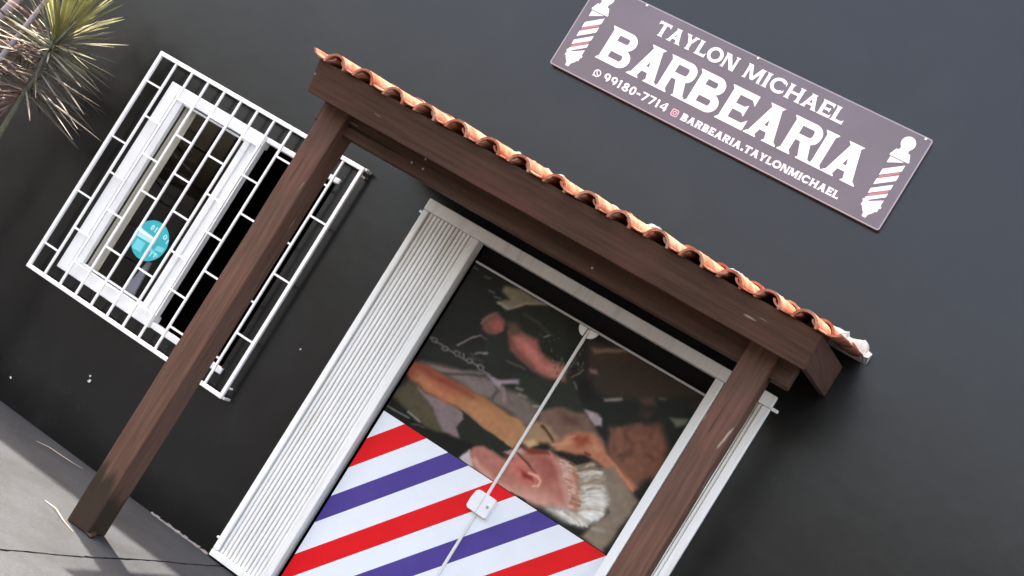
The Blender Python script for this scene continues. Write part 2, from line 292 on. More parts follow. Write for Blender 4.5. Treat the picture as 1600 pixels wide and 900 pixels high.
('l',[(-1.417,1.265),(-1.368,1.292),(-1.313,1.307)],(170,150,128),0.005,0.006),
('l',[(-1.424,1.24),(-1.381,1.246),(-1.332,1.24)],(170,150,128),0.005,0.006),
('l',[(-1.42,1.249),(-1.382,1.266),(-1.337,1.271)],(190,174,154),0.005,0.006),
('l',[(-1.442,1.214),(-1.419,1.217),(-1.389,1.209)],(238,235,228),0.005,0.006),
('l',[(-1.458,1.364),(-1.413,1.398),(-1.36,1.421)],(182,166,146),0.005,0.007),
('l',[(-1.386,1.282),(-1.351,1.301),(-1.309,1.308)],(210,203,190),0.005,0.006),
('l',[(-1.522,1.423),(-1.486,1.452),(-1.443,1.468)],(182,166,146),0.005,0.007),
('l',[(-1.394,1.257),(-1.367,1.269),(-1.333,1.27)],(210,203,190),0.005,0.006),
('l',[(-1.544,1.445),(-1.517,1.472),(-1.483,1.488)],(120,98,78),0.005,0.007),
('l',[(-1.506,1.421),(-1.465,1.453),(-1.417,1.473)],(120,98,78),0.005,0.007),
('l',[(-1.369,1.263),(-1.344,1.274),(-1.311,1.273)],(232,228,219),0.005,0.006),
('l',[(-1.386,1.265),(-1.35,1.286),(-1.307,1.295)],(196,186,170),0.005,0.006),
('l',[(-1.453,1.227),(-1.414,1.225),(-1.368,1.212)],(170,150,128),0.005,0.006),
('l',[(-1.466,1.207),(-1.444,1.205),(-1.415,1.191)],(222,217,205),0.005,0.006),
('l',[(-1.363,1.275),(-1.338,1.292),(-1.305,1.297)],(238,235,228),0.005,0.006),
('l',[(-1.521,1.419),(-1.489,1.457),(-1.449,1.483)],(204,192,174),0.005,0.007),
('l',[(-1.449,1.37),(-1.419,1.398),(-1.382,1.414)],(232,228,219),0.005,0.006),
('l',[(-1.503,1.411),(-1.469,1.45),(-1.428,1.476)],(204,192,174),0.005,0.007),
('l',[(-1.39,1.262),(-1.362,1.278),(-1.326,1.283)],(232,228,219),0.005,0.006),
('l',[(-1.451,1.434),(-1.439,1.452),(-1.421,1.458)],(150,130,108),0.005,0.007),
('l',[(-1.459,1.373),(-1.416,1.406),(-1.365,1.427)],(190,174,154),0.005,0.006),
('l',[(-1.441,1.233),(-1.39,1.233),(-1.331,1.223)],(226,220,208),0.005,0.006),
('l',[(-1.417,1.328),(-1.385,1.355),(-1.345,1.37)],(222,217,205),0.005,0.006),
('l',[(-1.396,1.242),(-1.375,1.248),(-1.347,1.242)],(210,203,190),0.005,0.006),
('l',[(-1.423,1.398),(-1.401,1.419),(-1.372,1.429)],(196,186,170),0.005,0.006),
('l',[(-1.526,1.433),(-1.491,1.462),(-1.449,1.479)],(120,98,78),0.005,0.007),
('l',[(-1.425,1.362),(-1.391,1.393),(-1.349,1.414)],(204,192,174),0.005,0.007),
('l',[(-1.464,1.377),(-1.422,1.414),(-1.373,1.439)],(182,166,146),0.005,0.007),
('l',[(-1.455,1.211),(-1.434,1.212),(-1.406,1.201)],(210,203,190),0.005,0.006),
('l',[(-1.458,1.395),(-1.427,1.427),(-1.389,1.447)],(150,130,108),0.005,0.007),
('l',[(-1.438,1.303),(-1.378,1.333),(-1.312,1.352)],(170,150,128),0.005,0.006),
('l',[(-1.462,1.207),(-1.437,1.21),(-1.404,1.201)],(222,217,205),0.005,0.006),
('l',[(-1.37,1.322),(-1.343,1.344),(-1.308,1.354)],(222,217,205),0.005,0.006),
('l',[(-1.413,1.236),(-1.385,1.243),(-1.349,1.238)],(222,217,205),0.005,0.006),
('l',[(-1.462,1.371),(-1.412,1.404),(-1.356,1.425)],(226,220,208),0.005,0.006),
('l',[(-1.375,1.255),(-1.358,1.263),(-1.333,1.26)],(238,235,228),0.005,0.006),
('l',[(-1.516,1.451),(-1.489,1.482),(-1.455,1.501)],(150,130,108),0.005,0.007),
('l',[(-1.427,1.339),(-1.381,1.379),(-1.329,1.408)],(210,203,190),0.005,0.006),
('l',[(-1.491,1.396),(-1.455,1.427),(-1.411,1.447)],(120,98,78),0.005,0.007),
('l',[(-1.507,1.209),(-1.463,1.211),(-1.413,1.202)],(226,220,208),0.005,0.006),
('l',[(-1.403,1.315),(-1.369,1.344),(-1.328,1.361)],(232,228,219),0.005,0.006),
('l',[(-1.391,1.275),(-1.351,1.296),(-1.305,1.306)],(222,217,205),0.005,0.006),
('l',[(-1.461,1.436),(-1.431,1.461),(-1.394,1.474)],(204,192,174),0.005,0.007),
('l',[(-1.434,1.375),(-1.41,1.4),(-1.378,1.414)],(120,98,78),0.005,0.007),
('l',[(-1.429,1.271),(-1.38,1.307),(-1.324,1.33)],(226,220,208),0.005,0.006),
('l',[(-1.432,1.338),(-1.385,1.374),(-1.331,1.399)],(226,220,208),0.005,0.006),
('l',[(-1.401,1.382),(-1.382,1.402),(-1.356,1.41)],(196,186,170),0.005,0.006),
('l',[(-1.396,1.304),(-1.366,1.324),(-1.328,1.333)],(196,186,170),0.005,0.006),
('l',[(-1.366,1.262),(-1.347,1.273),(-1.321,1.273)],(210,203,190),0.005,0.006),
('l',[(-1.464,1.441),(-1.445,1.468),(-1.418,1.483)],(204,192,174),0.005,0.007),
('l',[(-1.419,1.319),(-1.373,1.353),(-1.32,1.376)],(210,203,190),0.005,0.006),
('l',[(-1.487,1.452),(-1.47,1.476),(-1.446,1.487)],(134,112,90),0.005,0.007),
('l',[(-1.528,1.416),(-1.489,1.446),(-1.443,1.465)],(170,150,128),0.005,0.006),
('l',[(-1.461,1.223),(-1.416,1.223),(-1.364,1.211)],(190,174,154),0.005,0.006),
('l',[(-1.484,1.212),(-1.45,1.212),(-1.409,1.201)],(226,220,208),0.005,0.006),
('l',[(-1.43,1.333),(-1.395,1.36),(-1.353,1.375)],(170,150,128),0.005,0.006),
('l',[(-1.501,1.467),(-1.491,1.486),(-1.474,1.493)],(204,192,174),0.005,0.007),
('l',[(-1.469,1.404),(-1.432,1.44),(-1.388,1.464)],(182,166,146),0.005,0.007),
('l',[(-1.426,1.362),(-1.39,1.387),(-1.347,1.401)],(238,235,228),0.005,0.006),
('l',[(-1.426,1.29),(-1.376,1.327),(-1.319,1.352)],(226,220,208),0.005,0.006),
('l',[(-1.486,1.399),(-1.459,1.434),(-1.425,1.457)],(182,166,146),0.005,0.007),
('l',[(-1.423,1.239),(-1.382,1.244),(-1.334,1.238)],(190,174,154),0.005,0.006),
('l',[(-1.435,1.215),(-1.418,1.218),(-1.393,1.209)],(238,235,228),0.005,0.006),
('l',[(-1.47,1.204),(-1.452,1.205),(-1.428,1.194)],(210,203,190),0.005,0.006),
('l',[(-1.435,1.22),(-1.401,1.222),(-1.36,1.212)],(210,203,190),0.005,0.006),
('l',[(-1.494,1.429),(-1.461,1.461),(-1.422,1.482)],(232,228,219),0.005,0.006),
('l',[(-1.414,1.271),(-1.366,1.291),(-1.312,1.3)],(190,174,154),0.005,0.006),
('l',[(-1.405,1.343),(-1.373,1.368),(-1.333,1.381)],(222,217,205),0.005,0.006),
('l',[(-1.436,1.228),(-1.39,1.231),(-1.336,1.222)],(226,220,208),0.005,0.006),
('l',[(-1.464,1.382),(-1.434,1.416),(-1.396,1.438)],(204,192,174),0.005,0.007),
('l',[(-1.461,1.214),(-1.437,1.213),(-1.406,1.2)],(232,228,219),0.005,0.006),
('l',[(-1.466,1.205),(-1.452,1.206),(-1.43,1.195)],(196,186,170),0.005,0.006),
('l',[(-1.401,1.224),(-1.392,1.228),(-1.377,1.22)],(238,235,228),0.005,0.006),
('l',[(-1.479,1.38),(-1.432,1.417),(-1.378,1.443)],(120,98,78),0.005,0.007),
('l',[(-1.407,1.331),(-1.377,1.352),(-1.339,1.362)],(222,217,205),0.005,0.006),
('l',[(-1.446,1.231),(-1.398,1.231),(-1.344,1.22)],(190,174,154),0.005,0.006),
('l',[(-1.431,1.28),(-1.385,1.31),(-1.333,1.328)],(190,174,154),0.005,0.006),
('l',[(-1.512,1.421),(-1.474,1.453),(-1.429,1.474)],(204,192,174),0.005,0.007),
('l',[(-1.43,1.266),(-1.381,1.298),(-1.326,1.318)],(170,150,128),0.005,0.006),
('l',[(-1.474,1.406),(-1.449,1.439),(-1.416,1.461)],(204,192,174),0.005,0.007),
('l',[(-1.465,1.442),(-1.444,1.464),(-1.415,1.475)],(204,192,174),0.005,0.007),
('l',[(-1.444,1.415),(-1.428,1.438),(-1.404,1.449)],(134,112,90),0.005,0.007),
('l',[(-1.535,1.424),(-1.49,1.462),(-1.438,1.487)],(120,98,78),0.005,0.007),
('l',[(-1.414,1.223),(-1.39,1.225),(-1.358,1.216)],(238,235,228),0.005,0.006),
('l',[(-1.39,1.322),(-1.364,1.343),(-1.331,1.352)],(222,217,205),0.005,0.006),
('l',[(-1.461,1.433),(-1.442,1.457),(-1.415,1.469)],(210,203,190),0.005,0.006),
('l',[(-1.444,1.21),(-1.429,1.213),(-1.407,1.205)],(196,186,170),0.005,0.006),
('l',[(-1.528,1.458),(-1.501,1.487),(-1.467,1.505)],(120,98,78),0.005,0.007),
('l',[(-1.456,1.436),(-1.429,1.461),(-1.394,1.474)],(134,112,90),0.005,0.007),
('l',[(-1.413,1.258),(-1.36,1.29),(-1.301,1.31)],(226,220,208),0.005,0.006),
('l',[(-1.469,1.223),(-1.429,1.224),(-1.382,1.214)],(170,150,128),0.005,0.006),
('l',[(-1.394,1.318),(-1.369,1.336),(-1.338,1.342)],(210,203,190),0.005,0.006),
('l',[(-1.475,1.278),(-1.445,1.285),(-1.425,1.286)],(182,118,96),0.004,0.004),
('l',[(-1.589,1.423),(-1.558,1.429),(-1.538,1.43)],(226,190,170),0.004,0.004),
('l',[(-1.496,1.325),(-1.465,1.332),(-1.445,1.333)],(226,190,170),0.004,0.004),
('l',[(-1.506,1.338),(-1.475,1.345),(-1.455,1.346)],(226,190,170),0.004,0.004),
('l',[(-1.613,1.441),(-1.582,1.448),(-1.562,1.448)],(150,96,76),0.004,0.004),
('l',[(-1.537,1.379),(-1.506,1.386),(-1.486,1.386)],(182,118,96),0.004,0.004),
('l',[(-1.478,1.293),(-1.447,1.3),(-1.427,1.301)],(226,190,170),0.004,0.004),
('l',[(-1.472,1.258),(-1.442,1.265),(-1.421,1.266)],(182,118,96),0.004,0.004),
('l',[(-1.475,1.274),(-1.444,1.282),(-1.424,1.282)],(150,96,76),0.004,0.004),
('l',[(-1.472,1.256),(-1.441,1.263),(-1.421,1.263)],(182,118,96),0.004,0.004),
('l',[(-1.472,1.259),(-1.442,1.266),(-1.421,1.266)],(182,118,96),0.004,0.004),
('l',[(-1.542,1.386),(-1.511,1.393),(-1.491,1.393)],(206,150,128),0.004,0.004),
('l',[(-1.473,1.261),(-1.442,1.268),(-1.422,1.269)],(182,118,96),0.004,0.004),
('l',[(-1.478,1.294),(-1.447,1.301),(-1.427,1.302)],(150,96,76),0.004,0.004),
('l',[(-1.472,1.259),(-1.442,1.266),(-1.422,1.267)],(226,190,170),0.004,0.004),
('l',[(-1.587,1.421),(-1.556,1.427),(-1.535,1.428)],(182,118,96),0.004,0.004),
('l',[(-1.476,1.28),(-1.445,1.287),(-1.425,1.288)],(150,96,76),0.004,0.004),
('l',[(-1.476,1.279),(-1.445,1.286),(-1.425,1.287)],(150,96,76),0.004,0.004),
('l',[(-1.536,1.378),(-1.506,1.385),(-1.485,1.386)],(206,150,128),0.004,0.004),
('l',[(-1.476,1.282),(-1.445,1.289),(-1.425,1.289)],(150,96,76),0.004,0.004),
('l',[(-1.555,1.396),(-1.525,1.403),(-1.504,1.404)],(182,118,96),0.004,0.004),
('l',[(-1.59,1.423),(-1.559,1.43),(-1.539,1.431)],(226,190,170),0.004,0.004),
('l',[(-1.478,1.291),(-1.447,1.298),(-1.427,1.299)],(150,96,76),0.004,0.004),
('l',[(-1.479,1.299),(-1.448,1.306),(-1.428,1.307)],(150,96,76),0.004,0.004),
('l',[(-1.596,1.428),(-1.565,1.435),(-1.544,1.435)],(226,190,170),0.004,0.004),
('l',[(-1.478,1.291),(-1.447,1.298),(-1.427,1.299)],(206,150,128),0.004,0.004),
('l',[(-1.492,1.32),(-1.461,1.327),(-1.441,1.328)],(206,150,128),0.004,0.004),
('l',[(-1.58,1.415),(-1.549,1.422),(-1.529,1.423)],(182,118,96),0.004,0.004),
('l',[(-1.48,1.303),(-1.449,1.31),(-1.429,1.31)],(150,96,76),0.004,0.004),
('l',[(-1.576,1.412),(-1.545,1.419),(-1.524,1.419)],(226,190,170),0.004,0.004),
('l',[(-1.556,1.44),(-1.49,1.37),(-1.429,1.258)],(176,120,84),0.01,0.008),
('l',[(-1.303,1.228),(-1.255,1.248)],(172,160,142),0.01,0.01),
('l',[(-1.758,1.157),(-1.471,1.152),(-1.192,1.149)],(70,58,50),0.016,0.004),
('l',[(-1.763,1.158),(-1.675,1.16)],(20,18,16),0.014,0.004)]
# ------------------------------------------------------------------ helpers
def srgb(c):
    return tuple(((v/255)/12.92 if v/255 <= 0.04045 else ((v/255+0.055)/1.055)**2.4) for v in c)

class MB:
    """collects shapes and links them as one mesh"""
    def __init__(s): s.bm = bmesh.new()
    def face(s, pts):
        return s.bm.faces.new([s.bm.verts.new(p) for p in pts])
    def box(s, x0, x1, y0, y1, z0, z1):
        v = [s.bm.verts.new(p) for p in ((x0,y0,z0),(x1,y0,z0),(x1,y1,z0),(x0,y1,z0),(x0,y0,z1),(x1,y0,z1),(x1,y1,z1),(x0,y1,z1))]
        for f in ((0,3,2,1),(4,5,6,7),(0,1,5,4),(1,2,6,5),(2,3,7,6),(3,0,4,7)): s.bm.faces.new([v[i] for i in f])
        return s
    def hexa(s, a, b):
        """two quads joined to a solid"""
        va = [s.bm.verts.new(p) for p in a]; vb = [s.bm.verts.new(p) for p in b]
        s.bm.faces.new(va[::-1]); s.bm.faces.new(vb)
        for i in range(4):
            j = (i+1) % 4; s.bm.faces.new((va[i], va[j], vb[j], vb[i]))
        return s
    def prism(s, pts, d):
        """outline pts extruded by vector d"""
        va = [s.bm.verts.new(p) for p in pts]; d = Vector(d)
        vb = [s.bm.verts.new(Vector(p)+d) for p in pts]
        s.bm.faces.new(va); s.bm.faces.new(vb[::-1])
        n = len(pts)
        for i in range(n):
            j = (i+1) % n; s.bm.faces.new((va[j], va[i], vb[i], vb[j]))
        return s
    def tube(s, pts, rads, n=8, cap=True):
        rings = []
        for i, p in enumerate(pts):
            p = Vector(p)
            d = (Vector(pts[min(i+1, len(pts)-1)]) - Vector(pts[max(i-1, 0)])).normalized()
            a = d.orthogonal().normalized() if abs(d.z) < .9 else Vector((1,0,0)).cross(d).normalized()
            if i and rings: a = (prev - d*prev.dot(d)).normalized()
            prev = a; b = d.cross(a)
            r = rads[i] if isinstance(rads, (list, tuple)) else rads
            rings.append([s.bm.verts.new(p + (a*math.cos(t*2*math.pi/n) + b*math.sin(t*2*math.pi/n))*r) for t in range(n)])
        for i in range(len(rings)-1):
            for t in range(n):
                u = (t+1) % n; s.bm.faces.new((rings[i][t], rings[i][u], rings[i+1][u], rings[i+1][t]))
        if cap:
            s.bm.faces.new(rings[0][::-1]); s.bm.faces.new(rings[-1])
        return s
    def build(s, name, mat, parent=None, smooth=False, bevel=0.0, seg=2):
        bmesh.ops.recalc_face_normals(s.bm, faces=s.bm.faces)
        me = bpy.data.meshes.new(name); s.bm.to_mesh(me); s.bm.free()
        if isinstance(mat, (list, tuple)):
            for m in mat: me.materials.append(m)
        else: me.materials.append(mat)
        if smooth:
            for p in me.polygons: p.use_smooth = True
        o = bpy.data.objects.new(name, me); COL.objects.link(o)
        if parent: o.parent = parent; o.matrix_parent_inverse = Matrix.Translation(parent.matrix_basis.translation).inverted()
        if bevel:
            b = o.modifiers.new('bevel', 'BEVEL'); b.width = bevel; b.segments = seg; b.limit_method = 'ANGLE'; b.angle_limit = R(40)
            b.harden_normals = False
        return o

def tag(o, label=None, cat=None, group=None, kind=None):
    if label: o['label'] = label
    if cat: o['category'] = cat
    if group: o['group'] = group
    if kind: o['kind'] = kind
    return o
def thing(name, label, cat, loc=(0,0,0), group=None):
    o = bpy.data.objects.new(name, None); COL.objects.link(o); o.location = loc; o.empty_display_size = .2
    return tag(o, label, cat, group)

def mat(name, base, rough=.6, spec=.5, metal=0.0, var=0.0, vscale=6.0, bump=0.0, bscale=80.0, stretch=(1,1,1), col2=None, c2pos=(.45,.65), c2scale=3.0, trans=0.0, roughvar=0.0):
    m = bpy.data.materials.new(name); m.use_nodes = True
    nt = m.node_tree; N = nt.nodes; Lk = nt.links; p = N['Principled BSDF']
    p.inputs['Roughness'].default_value = rough; p.inputs['Metallic'].default_value = metal
    p.inputs['Specular IOR Level'].default_value = spec
    p.inputs['Transmission Weight'].default_value = trans
    tc = N.new('ShaderNodeTexCoord'); mp = N.new('ShaderNodeMapping'); mp.inputs['Scale'].default_value = stretch
    Lk.new(tc.outputs['Object'], mp.inputs[0])
    rgb = N.new('ShaderNodeRGB'); rgb.outputs[0].default_value = (*base, 1); out = rgb.outputs[0]
    if col2:
        n2 = N.new('ShaderNodeTexNoise'); n2.inputs['Scale'].default_value = c2scale; n2.inputs['Detail'].default_value = 8; n2.inputs['Roughness'].default_value = .65
        Lk.new(mp.outputs[0], n2.inputs[0])
        r2 = N.new('ShaderNodeMapRange'); r2.inputs[1].default_value = c2pos[0]; r2.inputs[2].default_value = c2pos[1]
        Lk.new(n2.outputs[0], r2.inputs[0])
        mx = N.new('ShaderNodeMixRGB'); Lk.new(r2.outputs[0], mx.inputs[0]); Lk.new(out, mx.inputs[1]); mx.inputs[2].default_value = (*col2, 1); out = mx.outputs[0]
    if var:
        n1 = N.new('ShaderNodeTexNoise'); n1.inputs['Scale'].default_value = vscale; n1.inputs['Detail'].default_value = 7; n1.inputs['Roughness'].default_value = .7
        Lk.new(mp.outputs[0], n1.inputs[0])
        mr = N.new('ShaderNodeMapRange'); mr.inputs[1].default_value = .3; mr.inputs[2].default_value = .7; mr.inputs[3].default_value = 1-var; mr.inputs[4].default_value = 1+var
        Lk.new(n1.outputs[0], mr.inputs[0])
        hv = N.new('ShaderNodeHueSaturation'); Lk.new(out, hv.inputs['Color']); Lk.new(mr.outputs[0], hv.inputs['Value']); out = hv.outputs[0]
        if roughvar:
            rr = N.new('ShaderNodeMapRange'); rr.inputs[1].default_value = .3; rr.inputs[2].default_value = .7; rr.inputs[3].default_value = rough-roughvar; rr.inputs[4].default_value = rough+roughvar
            Lk.new(n1.outputs[0], rr.inputs[0]); Lk.new(rr.outputs[0], p.inputs['Roughness'])
    Lk.new(out, p.inputs['Base Color'])
    if bump:
        nb = N.new('ShaderNodeTexNoise'); nb.inputs['Scale'].default_value = bscale; nb.inputs['Detail'].default_value = 6
        Lk.new(mp.outputs[0], nb.inputs[0]); bp = N.new('ShaderNodeBump'); bp.inputs['Strength'].default_value = bump; bp.inputs['Distance'].default_value = .01
        Lk.new(nb.outputs[0], bp.inputs['Height']); Lk.new(bp.outputs[0], p.inputs['Normal'])
    m['out'] = ''
    return m

M = {}
M['wall'] = mat('charcoal_wall_paint', (.0036,.0036,.0030), rough=.25, spec=.48, var=.3, vscale=2.2, bump=.10, bscale=7, roughvar=.035, col2=(.0085,.0086,.0078), c2pos=(.50,.80), c2scale=2.6)
M['wall'].node_tree.nodes['Principled BSDF'].inputs['Specular Tint'].default_value = (.92,.94,1,1)
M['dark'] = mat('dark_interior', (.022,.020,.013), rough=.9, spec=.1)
M['white_paint'] = mat('white_enamel', (.87,.865,.85), rough=.45, var=.07, vscale=9, bump=.08, bscale=60, col2=(.55,.48,.40), c2pos=(.66,.80), c2scale=14)
M['alu'] = mat('white_aluminium', (.88,.87,.84), rough=.42, var=.05, vscale=5, col2=(.60,.56,.48), c2pos=(.50,.85), c2scale=7, stretch=(2.5,2.5,.25))
M['pvc'] = mat('white_window_frame', (.78,.785,.78), rough=.4, var=.06, vscale=7, col2=(.52,.53,.50), c2pos=(.60,.85), c2scale=6)
M['concrete'] = mat('grey_concrete', (.0245,.0285,.0345), rough=.85, spec=.3, var=.22, vscale=48, bump=.35, bscale=70, col2=(.0162,.0182,.0218), c2pos=(.44,.66), c2scale=2.6)
M['asphalt'] = mat('asphalt', (.038,.038,.040), rough=.95, spec=.05, var=.2, vscale=20, bump=.4, bscale=120)
M['mortar'] = mat('pale_mortar', (.40,.385,.36), rough=.9, var=.2, vscale=18, bump=.8, bscale=60)
M['chip'] = mat('bare_plaster', (.55,.55,.53), rough=.9, var=.15)
M['glass'] = mat('clear_glass', (.80,.80,.78), rough=.0, spec=.5, trans=1.0)
M['glass'].node_tree.nodes['Principled BSDF'].inputs['IOR'].default_value = 1.28
M['seal'] = mat('white_plastic', (.74,.72,.69), rough=.4, var=.04)
M['metal'] = mat('grey_metal', (.42,.42,.43), rough=.4, metal=.8)
M['sign'] = mat('sign_vinyl', (.105,.092,.105), rough=.33, var=.07, vscale=3.5, col2=(.125,.105,.13), c2pos=(.4,.7), c2scale=2)
M['letter'] = mat('sign_white', (.82,.81,.80), rough=.4)
M['sign_red'] = mat('sign_red', (.42,.16,.17), rough=.4)
M['sign_edge'] = mat('sign_edge', (.30,.28,.30), rough=.5)
M['sign_pink'] = mat('sign_pink', (.70,.42,.47), rough=.4)
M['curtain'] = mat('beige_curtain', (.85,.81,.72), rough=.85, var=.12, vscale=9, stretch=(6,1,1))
M['lilac'] = mat('lilac_strip', (.42,.42,.52), rough=.9, var=.12)
M['straw'] = mat('straw', (.38,.34,.26), rough=.8, var=.2)
M['teal'] = mat('teal_vinyl', (.018,.40,.44), rough=.5, spec=.2, var=.06)
M['teal_light'] = mat('pale_teal_print', (.14,.60,.65), rough=.5, spec=.2)
M['teal_white'] = mat('white_teal_print', (.42,.76,.78), rough=.5, spec=.2)
M['vin_white'] = mat('white_vinyl', (.80,.82,.84), rough=.45, spec=.2, var=.03)
M['vin_red'] = mat('red_vinyl', (.78,.012,.016), rough=.45, spec=.15, var=.06)
M['vin_purple'] = mat('purple_vinyl', (.078,.052,.25), rough=.45, spec=.15, var=.08)

def wood(name, axis, stain=False, gain=1.0, scr=.745):
    m = bpy.data.materials.new(name); m.use_nodes = True
    nt = m.node_tree; N = nt.nodes; Lk = nt.links; p = N['Principled BSDF']
    p.inputs['Roughness'].default_value = .62; p.inputs['Specular IOR Level'].default_value = .16
    tc = N.new('ShaderNodeTexCoord')
    def noise(sc, scale, det=8, rough=.6):
        mp = N.new('ShaderNodeMapping'); mp.inputs['Scale'].default_value = sc; Lk.new(tc.outputs['Object'], mp.inputs[0])
        n = N.new('ShaderNodeTexNoise'); n.inputs['Scale'].default_value = scale; n.inputs['Detail'].default_value = det; n.inputs['Roughness'].default_value = rough
        Lk.new(mp.outputs[0], n.inputs[0]); return n.outputs[0]
    along = {'x': (.05,1,1), 'z': (1,1,.05), 'y': (1,.05,1)}[axis]
    g = noise(along, 55); b = noise(tuple(.35 if a < 1 else 1 for a in along), 5)
    cr = N.new('ShaderNodeValToRGB'); e = cr.color_ramp.elements
    e[0].position = .30; e[0].color = (.046*gain,.024*gain,.016*gain,1); e[1].position = .70; e[1].color = (.088*gain,.047*gain,.032*gain,1)
    x = e.new(.5); x.color = (.066*gain,.034*gain,.023*gain,1)
    Lk.new(g, cr.inputs[0])
    mx = N.new('ShaderNodeMixRGB'); mr = N.new('ShaderNodeMapRange'); mr.inputs[1].default_value = .50; mr.inputs[2].default_value = .72; mr.inputs[4].default_value = .55
    Lk.new(b, mr.inputs[0]); Lk.new(mr.outputs[0], mx.inputs[0]); Lk.new(cr.outputs[0], mx.inputs[1]); mx.inputs[2].default_value = (.120*gain,.044*gain,.033*gain,1)
    out = mx.outputs[0]
    # pale scratches along the grain
    sc = noise(tuple(.12 if a < 1 else 1 for a in along), 42, 2, .4); ms = N.new('ShaderNodeMapRange'); ms.inputs[1].default_value = scr; ms.inputs[2].default_value = scr+.04; ms.inputs[4].default_value = .7
    Lk.new(sc, ms.inputs[0]); m2 = N.new('ShaderNodeMixRGB'); Lk.new(ms.outputs[0], m2.inputs[0]); Lk.new(out, m2.inputs[1]); m2.inputs[2].default_value = (.34,.27,.22,1); out = m2.outputs[0]
    ck = noise(tuple(.04 if a < 1 else 1 for a in along), 30, 3, .5); mk = N.new('ShaderNodeMapRange'); mk.inputs[1].default_value = .31; mk.inputs[2].default_value = .27; mk.inputs[3].default_value = 0; mk.inputs[4].default_value = .85
    Lk.new(ck, mk.inputs[0]); m6 = N.new('ShaderNodeMixRGB'); Lk.new(mk.outputs[0], m6.inputs[0]); Lk.new(out, m6.inputs[1]); m6.inputs[2].default_value = (.012,.007,.005,1); out = m6.outputs[0]
    if stain:   # damp dark foot of the post, ragged upper edge
        sx = N.new('ShaderNodeSeparateXYZ'); Lk.new(tc.outputs['Object'], sx.inputs[0])
        w = noise((1,1,.22), 16, 4); ad = N.new('ShaderNodeMath'); ad.operation = 'MULTIPLY_ADD'; Lk.new(w, ad.inputs[0]); ad.inputs[1].default_value = -.42; Lk.new(sx.outputs[2], ad.inputs[2])
        xx = N.new('ShaderNodeMath'); xx.operation = 'MULTIPLY_ADD'; Lk.new(sx.outputs[0], xx.inputs[0]); xx.inputs[1].default_value = 1.1; Lk.new(ad.outputs[0], xx.inputs[2])
        m3 = N.new('ShaderNodeMapRange'); m3.inputs[1].default_value = .12; m3.inputs[2].default_value = .02; m3.inputs[3].default_value = 0; m3.inputs[4].default_value = .85; m3.clamp = True
        Lk.new(xx.outputs[0], m3.inputs[0]); m4 = N.new('ShaderNodeMixRGB'); Lk.new(m3.outputs[0], m4.inputs[0]); Lk.new(out, m4.inputs[1]); m4.inputs[2].default_value = (.019,.016,.009,1); out = m4.outputs[0]
    Lk.new(out, p.inputs['Base Color'])
    bp = N.new('ShaderNodeBump'); bp.inputs['Strength'].default_value = .35; bp.inputs['Distance'].default_value = .006
    Lk.new(g, bp.inputs['Height']); Lk.new(bp.outputs[0], p.inputs['Normal'])
    return m
M['wood_z'] = wood('stained_wood_upright', 'z', gain=1.4, scr=.69); M['wood_z_stain'] = wood('stained_wood_damp_foot', 'z', True, gain=1.45)
M['wood_x'] = wood('stained_wood_lengthwise', 'x'); M['wood_y'] = wood('stained_wood_rafter', 'y')

def terracotta():
    m = mat('terracotta', (.27,.078,.044), rough=.9, spec=.1, var=.30, vscale=14, bump=.35, bscale=90, col2=(.36,.20,.145), c2pos=(.42,.70), c2scale=9)
    return m
M['tile'] = terracotta()

# ------------------------------------------------------------------ ground
g = MB()
JX = -2.888
js = [0.0-2.085*i/60 for i in range(61)]
jl = [JX-.004-abs(random.gauss(0,.0028))+.006*math.sin(i*.21) for i in range(61)]; jr = [JX+.004+abs(random.gauss(0,.0028))+.006*math.sin(i*.21+.2) for i in range(61)]
for xe, jj in ((-60, jl), (60, jr)):
    for i in range(60):
        g.face([(xe,js[i],0),(jj[i],js[i],0),(jj[i+1],js[i+1],0),(xe,js[i+1],0)]); g.face([(jj[i],js[i],0),(jj[i],js[i],-.03),(jj[i+1],js[i+1],-.03),(jj[i+1],js[i+1],0)])
    g.face([(xe,-2.085,0),(jj[-1],-2.085,0),(jj[-1],-2.085,-.14),(xe,-2.085,-.14)])
g.box(JX-.04, JX+.04, -2.085, 0.0, -.14, -.014)
tag(g.build('pavement', M['concrete']), kind='structure')
g = MB(); g.face([(-400,-400,-.141),(400,-400,-.141),(400,400,-.141),(-400,400,-.141)])
tag(g.build('ground', M['asphalt']), kind='structure')
g = MB(); g.box(-60, 60, -2.185, -2.088, -.14, .004)
tag(g.build('kerb', M['concrete'], bevel=.015), kind='structure')

# ------------------------------------------------------------------ building
B = thing('shop_building', 'charcoal painted shop building behind the wooden tiled canopy', 'building', (-2, 0, 0))
HW = 4.85
holes = [(-4.76,-3.53,.85,2.07), (-2.96,-.89,0.0,2.215)]
xs = sorted({-10.0, 7.0} | {h[0] for h in holes} | {h[1] for h in holes}); zs = sorted({0.0, HW} | {h[2] for h in holes} | {h[3] for h in holes})
w = MB(); vd = {}
def wv(x, z, y=0.0):
    k = (x, z, y)
    if k not in vd: vd[k] = w.bm.verts.new((x, y, z))
    return vd[k]
for i in range(len(xs)-1):
    for j in range(len(zs)-1):
        cx, cz = (xs[i]+xs[i+1])/2, (zs[j]+zs[j+1])/2
        if any(h[0] < cx < h[1] and h[2] < cz < h[3] for h in holes): continue
        w.bm.faces.new((wv(xs[i],zs[j]), wv(xs[i+1],zs[j]), wv(xs[i+1],zs[j+1]), wv(xs[i],zs[j+1])))
